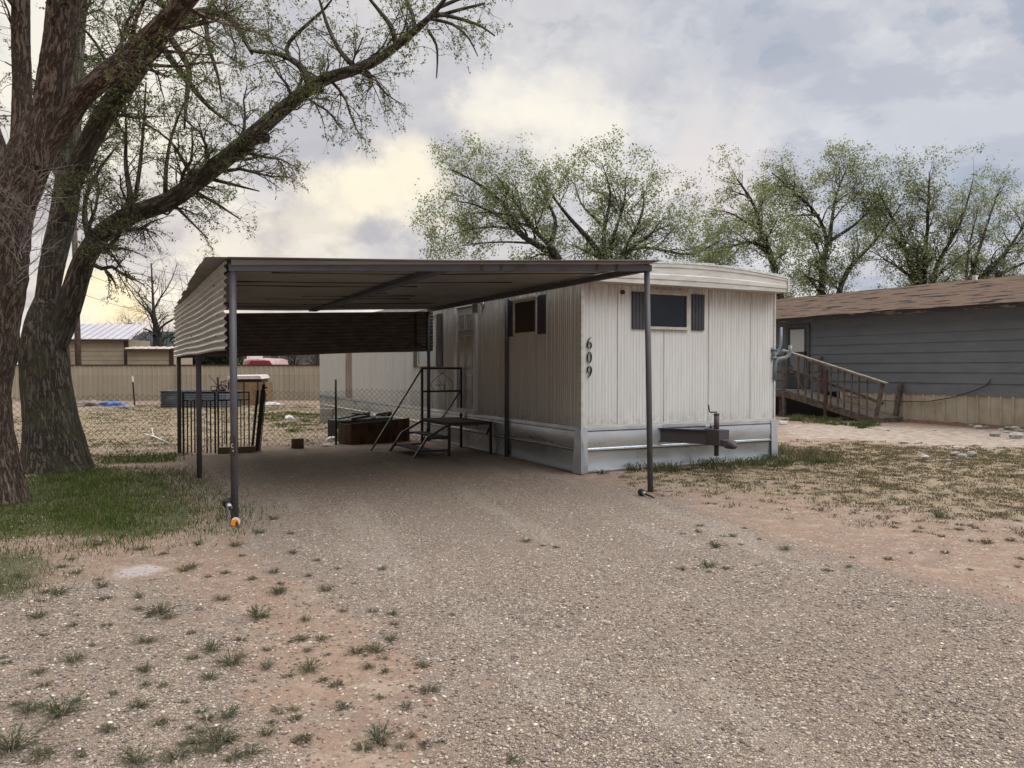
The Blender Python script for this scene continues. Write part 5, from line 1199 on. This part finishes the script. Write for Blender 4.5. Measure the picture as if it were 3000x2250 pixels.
lvA = [dict(n=60, ln=(.7, 1.7), ang=(.5, 1.2), trop=(0, 0, .1), wig=.16, rs=.25, tmin=.35), dict(n=420, ln=(.3, .8), ang=(.35, 1.0), trop=(0, 0, 0), wig=.2, rs=.55, droop=.03), dict(n=1700, ln=(.12, .38), ang=(.3, 1.0), trop=(0, 0, 0), wig=.22, rs=.6)]
ra_, _ = tree('elm_tree', bA, al_, 'nearest big tree at the left edge, red-brown bark, three thick limbs', lvA, dict(n=8000, size=.030, spread=.012, cl=2), m_barkA, group='big trees at the left', main_sides=44, rough=.055, flare=.25, dense=14)
# pale bare twigs sprouting from its trunk
PPt = np.stack([resample([tuple(a_(20, 900, -.38)), tuple(a_(60, 800, -.40)), tuple(a_(80, 600, -.45))], [.03] * 3, 12)[0], resample([tuple(a_(90, 700, -.3)), tuple(a_(100, 600, -.35)), tuple(a_(110, 500, -.3))], [.03] * 3, 12)[0]])
t1, r1_ = grow(PPt, np.full((2, 12), .012), 42, (.4, 1.0), (.7, 1.3), (.25, -.25, .05), .2, .5); t2, r2_ = grow(t1, r1_, 260, (.12, .45), (.3, 1.0), (.1, 0, -.02), .25, .6)
v1, q1 = tubes(t1, r1_, 4); v2, q2 = tubes(t2, r2_, 3); np_mesh('bare_twigs', np.concatenate([v1, v2]), [np.concatenate([q1, q2 + len(v1)])], m_twig, ra_, smooth=True)

# --- trees beyond the homes
def bgtree(name, Y0, stems, label, n1, n2, n3, nl, ls=.092, cols=None, group='leafy trees beyond the homes', r0=.16, bark=None, ln=(1.0, 2.4), jit=1.2, leaves=True, nm='elm_tree'):
    global rng
    base = None; L_ = []
    for i, (pts, w) in enumerate(stems):
        dy = rng.uniform(-jit, jit); P_ = [at(x, y + (58 * min(1, max(0, (770 - y) / 330)) if leaves and group else 0), Y0 + dy * j / max(1, len(pts) - 1)) for j, (x, y) in enumerate(pts)]
        if i == 0 or pts[0][1] > 760:
            b = Vector((P_[0].x, Y0, -.1)); P_ = [b] + P_
            if base is None: base = Vector((b.x, b.y, 0))
        r_ = [w * (1 - .85 * j / (len(P_) - 1)) for j in range(len(P_))]
        L_.append((P_, r_, 1.0))
    lv = [dict(n=n1, ln=ln, ang=(.35, .95), trop=(0, 0, .16), wig=.22, rs=.5, tmin=.2), dict(n=n2, ln=(.55, 1.6), ang=(.35, 1.1), trop=(0, 0, .06), wig=.24, rs=.5), dict(n=int(n3 * 1.7), ln=(.25, .75), ang=(.3, 1.0), trop=(0, 0, .0), wig=.25, rs=.6, droop=.05)]
    return tree(nm, base, L_, label, lv, dict(n=int(nl * 1.8), size=ls, spread=.10, cl=2, cols=cols or LCB) if leaves else None, bark or m_barkC, group=group, main_sides=8, rough=.02, dense=2)
rng = np.random.default_rng(9)
bgtree('t', 31, [([(1650, 800), (1636, 755), (1607, 728), (1575, 703), (1535, 691), (1512, 639), (1480, 567), (1417, 495), (1325, 440)], .20), ([(1640, 760), (1616, 703), (1575, 676), (1535, 594), (1498, 540), (1455, 458)], .12), ([(1616, 694), (1634, 621), (1598, 544), (1565, 445)], .10), ([(1512, 650), (1440, 640), (1360, 655), (1300, 680)], .06), ([(1560, 700), (1480, 695), (1400, 700), (1330, 715)], .05), ([(1535, 685), (1460, 600), (1390, 560), (1310, 545)], .06), ([(1500, 600), (1420, 590), (1340, 600)], .05)],
       'spreading pale green tree behind the carport roof, leftmost of the row', 70, 520, 2600, 4600)
bgtree('t', 32, [([(1775, 800), (1761, 734), (1711, 666), (1675, 621), (1634, 560), (1600, 500)], .18), ([(1775, 790), (1765, 644), (1797, 531), (1765, 425)], .13), ([(1810, 800), (1810, 757), (1869, 644), (1892, 553), (1882, 500)], .13), ([(1806, 770), (1860, 705), (1941, 725), (2032, 748), (2059, 725), (2127, 680)], .10), ([(1790, 700), (1830, 560), (1835, 450)], .08), ([(1770, 760), (1700, 720), (1660, 700)], .06), ([(1820, 740), (1900, 680), (1950, 600)], .07), ([(1860, 700), (1930, 650), (1990, 620)], .05), ([(1765, 640), (1700, 560), (1680, 470)], .06)],
       'bushy green tree directly behind the front end of the mobile home', 90, 700, 3300, 6800)
bgtree('t', 35, [([(2289, 875), (2271, 802), (2253, 712), (2226, 657), (2217, 576), (2181, 508), (2158, 470)], .20), ([(2253, 720), (2200, 690), (2120, 720), (2060, 760)], .09), ([(2226, 657), (2140, 590), (2080, 580)], .06), ([(2265, 760), (2320, 725)], .05)],
       'slim leaning tree with a dark trunk between the mobile home and the grey house', 60, 460, 2300, 4600)
bgtree('t', 37, [([(2407, 865), (2411, 757), (2430, 707), (2398, 599), (2353, 544), (2262, 450)], .19), ([(2430, 707), (2434, 644), (2448, 531), (2485, 425)], .13), ([(2452, 865), (2488, 779), (2533, 734), (2601, 639), (2640, 560)], .16), ([(2434, 690), (2500, 640), (2545, 590), (2600, 480)], .09), ([(2400, 600), (2330, 600), (2280, 620)], .06)],
       'tall round-topped green tree rising over the left end of the brown roof', 95, 720, 3400, 6800)
bgtree('t', 36, [([(2705, 835), (2710, 734), (2719, 621), (2723, 450)], .18), ([(2723, 830), (2764, 730), (2815, 640), (2850, 480)], .15), ([(2700, 835), (2656, 757), (2640, 660), (2588, 560), (2570, 500)], .14), ([(2690, 830), (2600, 760), (2540, 720)], .08)],
       'sparse many-stemmed tree over the middle of the brown roof', 100, 720, 3400, 4600)
bgtree('t', 38, [([(2859, 820), (2949, 734), (2995, 644), (3060, 540)], .15), ([(2840, 820), (2890, 640), (2930, 500)], .14), ([(2900, 815), (3020, 760), (3150, 690)], .12), ([(2830, 825), (2840, 700), (2870, 560)], .1)],
       'fanning sparse tree at the right edge over the brown roof', 95, 700, 3200, 4600)
bgtree('t', 50, [([(475, 1040), (475, 1005), (463, 968), (450, 921), (447, 850), (443, 770)], .24), ([(462, 960), (520, 930), (570, 860), (600, 800)], .10), ([(455, 930), (400, 880), (370, 830)], .08), ([(450, 900), (500, 830), (520, 770)], .08), ([(470, 990), (540, 970), (600, 950)], .08)],
       'bare dark tree in front of the black roofed house', 60, 380, 1500, 0, leaves=False, group=None, ln=(1.2, 3.0), nm='bare_tree')
bgtree('t', 64, [([(590, 1040), (600, 960), (610, 850), (625, 770)], .16), ([(600, 960), (640, 880), (660, 800)], .1), ([(600, 950), (560, 880), (545, 800)], .1)],
       'faint bare tree partly hidden behind the left edge of the carport roof', 50, 300, 1300, 0, leaves=False, group=None, ln=(1.2, 3.0), nm='bare_tree')
for i, (px, top, lab) in enumerate(((300, 955, 'low bare tree above the larger shed roof'), (370, 935, 'low bare tree between the shed roof and the bare dark tree'))):
    bgtree('t', 75, [([(px, 1040), (px, 1000), (px + 8, top)], .14), ([(px, 1010), (px - 30, 970), (px - 50, top + 10)], .09), ([(px, 1010), (px + 35, 975), (px + 60, top + 12)], .09)], lab, 40, 240, 900, 0, leaves=False, group=None, ln=(1.2, 2.6), nm='bare_tree')
# dark evergreen shrubs behind the beige fence
for i, (px, w, lab) in enumerate(((560, 60, 'dark bush behind the beige fence, leftmost'), (640, 90, 'dark evergreen bush behind the beige fence beside the red van'), (860, 70, 'dark leafless bush in front of the pale house'), (925, 70, 'grey bush behind the beige fence at the mobile home corner'))):
    bgtree('t', 50 + i, [([(px, 1080), (px + 5, 1040)], .10), ([(px, 1080), (px - w * .4, 1045)], .08), ([(px, 1080), (px + w * .4, 1045)], .08), ([(px, 1080), (px + w * .15, 1020)], .08)], lab, 60, 300, 800, 1600 if i < 2 else 0, ls=.16, cols=[(.02, .03, .018), (.03, .035, .02)], group=None, ln=(.6, 1.5), leaves=i < 2, nm='bush')

# ------------------------------------------------------------------ pebbles, grass, weeds
rng = np.random.default_rng(12)
def in_view(x, y): return (np.abs(x) < y * .70 + .5)
ico = np.array([(0, 1, 1.618), (0, -1, 1.618), (0, 1, -1.618), (0, -1, -1.618), (1, 1.618, 0), (-1, 1.618, 0), (1, -1.618, 0), (-1, -1.618, 0), (1.618, 0, 1), (1.618, 0, -1), (-1.618, 0, 1), (-1.618, 0, -1)]) / 1.9
icf = np.array([(0, 1, 8), (0, 8, 4), (0, 4, 5), (0, 5, 10), (0, 10, 1), (1, 6, 8), (8, 6, 9), (8, 9, 4), (4, 9, 2), (4, 2, 5), (5, 2, 11), (5, 11, 10), (10, 11, 7), (10, 7, 1), (1, 7, 6), (3, 9, 6), (3, 2, 9), (3, 11, 2), (3, 7, 11), (3, 6, 7)])
octv = np.array([(1, 0, 0), (0, 1, 0), (-1, 0, 0), (0, -1, 0), (0, 0, 1), (0, 0, -1)], float); octf = np.array([(0, 1, 4), (1, 2, 4), (2, 3, 4), (3, 0, 4)])
pal = np.array([(.135, .105, .092), (.17, .132, .112), (.215, .165, .135), (.25, .20, .16), (.30, .245, .195), (.35, .295, .235), (.42, .365, .295), (.54, .50, .43), (.18, .155, .145)])
pw = np.array([.13, .15, .15, .15, .14, .11, .08, .03, .06])
def pebbles(n, y0, y1, s0, s1, vb, fb_, fade):
    y = np.sqrt(rng.uniform(y0 ** 2, y1 ** 2, n)); x = rng.uniform(-1, 1, n) * (y * .68 + .2)
    g = np.maximum(poly_mask(x, y, Z_gravel, .45), .8 * poly_mask(x, y, Z_peb, .4))
    xr = x * .97 + y * .24; cl_n = .5 + .3 * np.sin(x * 2.3 + 1.7 * np.sin(y * 1.9)) * np.sin(y * 2.9 + x) + .35 * np.sin(xr * 2.6 + .5 * np.sin(y * .8))
    keep = rng.random(n) < np.clip(.15 + g * (.42 + .62 * cl_n), 0, 1); keep &= rng.random(len(keep)) < np.clip((y1 - y) / fade[1], 0, 1) * np.clip((y - y0) / fade[0], 0, 1); x, y = x[keep], y[keep]; n = len(x)
    s = rng.uniform(s0, s1, n) * rng.choice([1, 1, 1, 1.5], n); a = rng.uniform(0, 6.28, n)
    sx, sy, sz = s * rng.uniform(.9, 1.4, n), s * rng.uniform(.65, .95, n), s * rng.uniform(.4, .65, n)
    B = vb[None] * (1 + .12 * rng.normal(size=(n, len(vb), 1)))
    X_ = B[..., 0] * sx[:, None]; Y_ = B[..., 1] * sy[:, None]; Z_ = B[..., 2] * sz[:, None]
    ca, sa_ = np.cos(a)[:, None], np.sin(a)[:, None]
    V = np.stack([x[:, None] + X_ * ca - Y_ * sa_, y[:, None] + X_ * sa_ + Y_ * ca, ugz(x, y)[:, None] + sz[:, None] * .35 + Z_ + Y_ * .1], -1).reshape(-1, 3)
    Fc = (fb_[None] + (np.arange(n) * len(vb))[:, None, None]).reshape(-1, 3)
    cc_ = pal[rng.choice(len(pal), n, p=pw / pw.sum())] * rng.uniform(.85, 1.2, (n, 1)); return V, Fc, np.repeat(cc_, len(vb), 0)
A1 = pebbles(52000, 2.6, 6.6, .0042, .0088, ico, icf, (.01, 2.4)); A2 = pebbles(90000, 4.0, 12.5, .0050, .0092, octv, octf, (2.4, 5.0))
V = np.concatenate([A1[0], A2[0]]); Fc = np.concatenate([A1[1], A2[1] + len(A1[0])]); cc_ = np.concatenate([A1[2], A2[2]])
cc_ = cc_ * np.array([[1.02, .99, .955]])
tag(np_mesh('gravel', V, [Fc], m_pebble, smooth=True, col=cc_), 'loose mixed river pebbles over the driveway', 'gravel', kind='stuff')
def blades(x, y, h, w, lean, cols, zb=None):
    n = len(x); a = rng.uniform(0, 6.28, n); d_ = np.stack([np.cos(a), np.sin(a), 0 * a], 1); b = rng.uniform(0, 6.28, n); s_ = np.stack([np.cos(b), np.sin(b), 0 * b], 1)
    p = np.stack([x, y, ugz(x, y) - .005 if zb is None else zb], 1); h = h[:, None]; w = w[:, None]; ln_ = lean[:, None]
    v0 = p - s_ * w; v1 = p + s_ * w; m0 = p + d_ * ln_ * h * .35 + np.array([0, 0, 1.0]) * h * .6; v2 = m0 + s_ * w * .8; v3 = m0 - s_ * w * .8
    tz = np.clip(1 - ln_ * .45, .25, 1); v4 = p + d_ * ln_ * h + np.array([0, 0, 1.0]) * h * tz
    V = np.stack([v0, v1, v2, v3, v4], 1).reshape(-1, 3); o = (np.arange(n) * 5)[:, None]
    Q = np.array([[0, 1, 2, 3]]) + o; T_ = np.array([[3, 2, 4]]) + o
    cols = np.array(cols); c_ = cols[rng.integers(0, len(cols), n)] * rng.uniform(.7, 1.3, (n, 1)); return V, Q, T_, np.repeat(c_, 5, 0)
def scatter(n, poly, soft, x0, x1, y0, y1, clump=0, thr=0):
    x = rng.uniform(x0, x1, n); y = rng.uniform(y0, y1, n); g = poly_mask(x, y, poly, soft)
    nz = .5 + .5 * np.sin(x * 3.1 + 2 * np.sin(y * 2.3)) * np.sin(y * 3.7 + 1.5 * np.sin(x * 2.9 + 1))
    keep = rng.random(n) < g * (1 - clump + clump * nz ** 1.5); return x[keep], y[keep]
def join(parts):
    Vs, Qs, Ts, Cs, o = [], [], [], [], 0
    for V, Q, T_, c_ in parts: Vs.append(V); Qs.append(Q + o); Ts.append(T_ + o); Cs.append(c_); o += len(V)
    return np.concatenate(Vs), [np.concatenate(Qs), np.concatenate(Ts)], np.concatenate(Cs)
GRN = [(.060, .096, .024), (.050, .082, .022), (.088, .115, .032), (.125, .13, .045)]; OLV = [(.115, .105, .07), (.135, .115, .08), (.09, .088, .06)]; STR = [(.36, .29, .16), (.28, .22, .13), (.42, .34, .20), (.20, .15, .10)]
x, y = scatter(130000, Z_green, 1.0, -9, -2, 6.5, 12.5, .55); n = len(x); P1 = blades(x, y, rng.uniform(.03, .10, n) * (.6 + .5 * np.sin(x * 2.1 + y * 1.3) ** 2), rng.uniform(.002, .0042, n), rng.uniform(.2, 1.2, n), GRN)
x, y = scatter(14000, Z_green2, .3, -9, -4, 12, 15, .2); n = len(x); P2 = blades(x, y, rng.uniform(.04, .09, n), rng.uniform(.003, .006, n), rng.uniform(.1, .9, n), GRN)
x, y = scatter(30000, Z_green3, .6, -6, -2.3, 4.3, 7.5, .8); n = len(x); P3_ = blades(x, y, rng.uniform(.02, .09, n), rng.uniform(.0015, .003, n), rng.uniform(.4, 1.5, n), OLV + GRN[:2])
V, Fs, cc_ = join([P1, P2, P3_]); tag(np_mesh('grass', V, Fs, m_blade, col=cc_), 'shaded green grass around the feet of the big trees', 'grass', kind='stuff')
# clumps for the dry field and yard
def clumps(nc, poly, soft, box, per, rad, h, cols, clump=.5, wmul=1.0):
    x, y = scatter(nc, poly, soft, *box, clump); n = len(x); rr = rng.uniform(.5, 1.3, n) * rad; xs = np.repeat(x, per); ys = np.repeat(y, per); R_ = np.repeat(rr, per)
    m = len(xs); a = rng.uniform(0, 6.28, m); q = np.sqrt(rng.random(m)) * R_; xs = xs + np.cos(a) * q; ys = ys + np.sin(a) * q
    ci = np.repeat(rng.integers(0, len(cols), n), per); V, Q, T_, _ = blades(xs, ys, rng.uniform(.5, 1.2, m) * h * (R_ / rad), rng.uniform(.002, .0045, m) * wmul * (.8 + ys / 18), rng.uniform(.5, 1.6, m), [(1, 1, 1)])
    c_ = np.array(cols)[ci] * rng.uniform(.7, 1.3, (m, 1)); return V, Q, T_, np.repeat(c_, 5, 0)
D1 = clumps(15000, Z_dry, 1.5, (1.5, 14, 7, 19), 20, .085, .045, OLV + [(.14, .115, .08), (.17, .135, .09), (.12, .095, .07), (.15, .12, .09)], .6)
D2 = clumps(8000, Z_dry, 1.5, (1.5, 14, 7, 19), 16, .15, .028, STR, .6, 1.0)
D3 = clumps(5200, Z_yard, .8, (-16, -3, 14, 34), 14, .20, .045, OLV + GRN[2:] + STR + [(.16, .12, .08), (.13, .10, .07)], .6, 1.4)
Z_yg = G([(690, 1205), (1010, 1215), (1000, 1262), (890, 1275), (760, 1235)]); Z_yg2 = G([(250, 1290), (520, 1290), (540, 1326), (240, 1330)])
D8 = clumps(700, Z_yg, .5, (-12, -3, 15, 30), 26, .2, .10, GRN, .4, 1.2); D9 = clumps(420, Z_yg2, .5, (-12, -5, 13, 18), 20, .14, .06, GRN + OLV, .5)
V, Fs, cc_ = join([D1, D2, D3, D8, D9]); tag(np_mesh('dry_weeds', V, Fs, m_blade, col=cc_), 'low dry straw and olive weeds covering the bare ground', 'weeds', kind='stuff')
# taller weeds along the front skirting
Z_sk = [tf(.2, .55, 0), tf(TW + .5, .9, 0), tf(TW + .3, .08, 0), tf(.2, .08, 0)]
D4 = clumps(420, Z_sk, .12, (1, 5.5, 10.5, 14), 30, .12, .17, [(.07, .085, .045), (.09, .10, .055), (.055, .07, .035), (.12, .115, .06)], .3)
Z_sk2 = G([(1540, 1388), (1690, 1408), (1600, 1400), (1470, 1372)]); Z_rm = G([(2300, 1232), (2560, 1258), (2560, 1246), (2330, 1220)]); Z_r3 = [tf(TW + .1, .5, 0), tf(TW + 1.3, .3, 0), tf(TW + 1.3, -1.2, 0), tf(TW + .1, -1.0, 0)]
D5 = clumps(60, Z_sk2, .15, (0, 2, 10.5, 14), 30, .08, .07, OLV, .2); D6 = clumps(500, Z_rm, .2, (7, 12, 19, 27), 26, .15, .20, GRN[:3] + OLV, .2, 1.3); D7 = clumps(300, Z_r3, .3, (4, 7, 11, 16), 36, .16, .20, OLV + [(.12, .11, .06)], .2)
V, Fs, cc_ = join([D4, D5, D6, D7]); tag(np_mesh('tall_weeds', V, Fs, m_blade, col=cc_), 'taller green weeds crowding the skirting and the ramp foot', 'weeds', kind='stuff')
# individual weed tufts in the near gravel
def tuft(n, rad, h, cols, seed):
    global rng
    rng = np.random.default_rng(seed); a = rng.uniform(0, 6.28, n); out = rng.uniform(.15, 1, n) ; r0 = rng.uniform(0, .15, n) * rad
    d_ = np.stack([np.cos(a), np.sin(a), 0 * a], 1); L_ = rng.uniform(.6, 1.1, n)[:, None]
    p0 = d_ * r0[:, None]; p1 = p0 + d_ * (out * rad * .45)[:, None] * L_ + np.array([0, 0, 1]) * h * .6 * L_ * (1.1 - .5 * out)[:, None]; p2 = p0 + d_ * (out * rad)[:, None] * L_ + np.array([0, 0, 1]) * h * L_ * (1.1 - .75 * out)[:, None]
    P_ = np.stack([p0, (p0 + p1) / 2 + rng.normal(size=(n, 3)) * .003, p1, (p1 + p2) / 2 + rng.normal(size=(n, 3)) * .004, p2], 1)
    R_ = np.full((n, 5), .0011); V1, Q1 = tubes(P_, R_, 3); c1_ = np.tile(np.array([[.11, .105, .06]]), (len(V1), 1))
    m = n * 11; pi = rng.integers(0, n, m); f = rng.uniform(.25, 1, m) * 4; i0 = np.minimum(f.astype(int), 3); fr = (f - i0)[:, None]; c_ = P_[pi, i0] * (1 - fr) + P_[pi, i0 + 1] * fr
    t = unit(rng.normal(size=(m, 3)) + np.array([0, 0, .8]) + d_[pi] * .8); b = unit(np.cross(t, rng.normal(size=(m, 3)))); s_ = rng.uniform(.006, .016, m)[:, None]
    V2 = np.stack([c_, c_ + t * s_ * .5 + b * s_ * .2, c_ + t * s_, c_ + t * s_ * .5 - b * s_ * .2], 1).reshape(-1, 3); Q2 = np.arange(m * 4).reshape(-1, 4) + len(V1)
    cols = np.array(cols); c2_ = np.repeat(cols[rng.integers(0, len(cols), m)] * rng.uniform(.7, 1.3, (m, 1)), 4, 0)
    me_o = np_mesh('weed_tuft', np.concatenate([V1, V2]), [Q1, Q2], m_blade, col=np.concatenate([c1_, c2_])); return me_o
WG = [(.11, .125, .078), (.135, .145, .09), (.085, .10, .065)]; WO = [(.15, .135, .092), (.18, .16, .11), (.115, .112, .078)]; WB = [(.17, .20, .16), (.13, .165, .13)]
protos = [tuft(46, .13, .10, WG, 31), tuft(34, .10, .06, WO, 32), tuft(60, .17, .11, WG + WO, 33), tuft(40, .12, .13, WB, 34), tuft(26, .08, .045, WO, 35)]
wspots = [(470, 1800, .9, 2), (430, 1885, .8, 0), (755, 1815, 1.1, 0), (620, 1910, .8, 0), (560, 1860, .5, 1), (680, 1950, .9, 2), (905, 1970, .9, 0), (985, 2010, .8, 1), (1145, 1880, .7, 0), (1150, 1805, .5, 0), (1090, 1795, .6, 1), (1155, 1835, .4, 0), (1120, 1665, .6, 0),
 (180, 2105, 1.2, 0), (30, 2210, 1.3, 2), (120, 2230, 1.0, 1), (400, 2240, 1.0, 0), (520, 2225, .8, 0), (640, 2175, 1.0, 2), (1115, 2170, 1.0, 3), (1190, 2080, .5, 3), (1255, 2030, .9, 1), (1235, 1955, .7, 1), (780, 1965, .6, 3), (300, 1720, .6, 0), (405, 1750, .6, 3), (650, 1760, .7, 0), (610, 1690, .5, 1), (660, 1680, .6, 0), (560, 1665, .6, 2), (740, 1700, .7, 1), (820, 1735, .6, 0),
 (860, 1620, .6, 0), (905, 1690, .6, 1), (955, 1735, .7, 0), (1005, 1795, .5, 1), (880, 1880, .8, 1), (940, 1880, .8, 1), (1045, 1920, .6, 0), (1080, 1960, .6, 1), (1325, 1800, .4, 1), (1540, 1590, .7, 0), (1590, 1600, .5, 1), (1630, 1605, .6, 1), (2050, 1540, .5, 0), (2170, 1595, .5, 1), (2225, 1577, .5, 1), (2485, 1660, .5, 3), (2750, 1518, 1.3, 3), (2810, 1540, .7, 1), (2620, 1540, .5, 1), (2760, 1570, .5, 1), (2890, 1590, 1.0, 1), (2960, 1585, .9, 1), (2770, 1620, .6, 1), (2630, 1480, .6, 1), (2990, 1640, .7, 1),
 (410, 1610, .8, 0), (290, 1600, .8, 0), (210, 1640, .6, 1), (480, 1625, .6, 1), (760, 1560, .7, 0), (800, 1520, .6, 0), (690, 1600, .7, 2), (850, 1560, .5, 0), (580, 1600, .6, 0), (1500, 2230, .6, 1), (270, 1895, .4, 1), (130, 2020, .5, 1), (330, 2040, .5, 1), (590, 2090, .4, 0), (820, 2090, .3, 3), (990, 1665, .5, 1), (930, 1640, .5, 0), (1040, 1710, .5, 1)]
random.seed(33)
for _ in range(150):
    px = random.uniform(0, 1300); py = random.uniform(1590, 2240)
    if px > 620 + (py - 1500) * 1.2 or (px < 560 and py < 1640) or random.random() < .25: continue
    wspots.append((px, py, random.uniform(.3, .75), random.choice((0, 1, 1, 2, 4, 4))))
for _ in range(26): wspots.append((random.uniform(1950, 2990), random.uniform(1500, 1680), random.uniform(.35, .8), random.choice((1, 1, 4, 0))))
random.seed(14); used = set()
names = {0: 'grey-green leafy weed tuft', 1: 'low brownish weed tuft', 2: 'wide bushy weed tuft', 3: 'bluish-green weed tuft', 4: 'tiny olive weed tuft'}
def region(px, py):
    if px > 1450: return 'right of the driveway' if py < 1700 else 'at the lower gravel edge'
    if py > 2050: return 'near the bottom left'
    if 1700 <= py < 1860: return 'in the dirt left of the drive'
    if py < 1700: return 'below the front left post'
    return 'left of the driveway'
spots_w = [(x_, y_, s_, t_) for x_, y_, s_, t_ in wspots]
for x_, y_, s_, t_ in spots_w:
    src = protos[t_]; o = src if t_ not in used else src.copy()
    if t_ in used: C.objects.link(o)
    used.add(t_); g_ = ground(x_, y_); o.location = (g_.x, g_.y, float(ugz(g_.x, g_.y)) - .004); o.rotation_euler = (0, 0, random.uniform(0, 6.28)); sc_ = s_ * random.uniform(.9, 1.1); o.scale = (sc_, sc_, sc_ * random.uniform(.6, .95))
    rg = region(x_, y_); tag(o, names[t_] + ' ' + rg, 'weed', names[t_] + 's ' + rg)
for i, p in enumerate(protos):
    if i not in used: bpy.data.objects.remove(p)

# each of the look-alikes gets its place in the row
TENS = ['nineteenth', 'twentieth'] + ['twenty-' + q for q in ('first', 'second', 'third', 'fourth', 'fifth', 'sixth', 'seventh', 'eighth', 'ninth')] + ['thirtieth'] + ['thirty-' + q for q in ('first', 'second', 'third', 'fourth', 'fifth', 'sixth', 'seventh', 'eighth', 'ninth')]
ORD = ['leftmost', 'second', 'third', 'fourth', 'fifth', 'sixth', 'seventh', 'eighth', 'ninth', 'tenth', 'eleventh', 'twelfth', 'thirteenth', 'fourteenth', 'fifteenth', 'sixteenth', 'seventeenth', 'eighteenth'] + TENS
bylab = {}
for o in C.objects:
    if o.parent is None and o.get('category') in ('weed', 'stone'): bylab.setdefault(o['label'], []).append(o)
for lb, os_ in bylab.items():
    if len(os_) < 2: continue
    os_.sort(key=lambda o: o.location.x / o.location.y)
    for i, o in enumerate(os_):
        o['label'] = lb + (', leftmost of them' if i == 0 else ', rightmost of them' if i == len(os_) - 1 else ', %s from the left' % ORD[i])
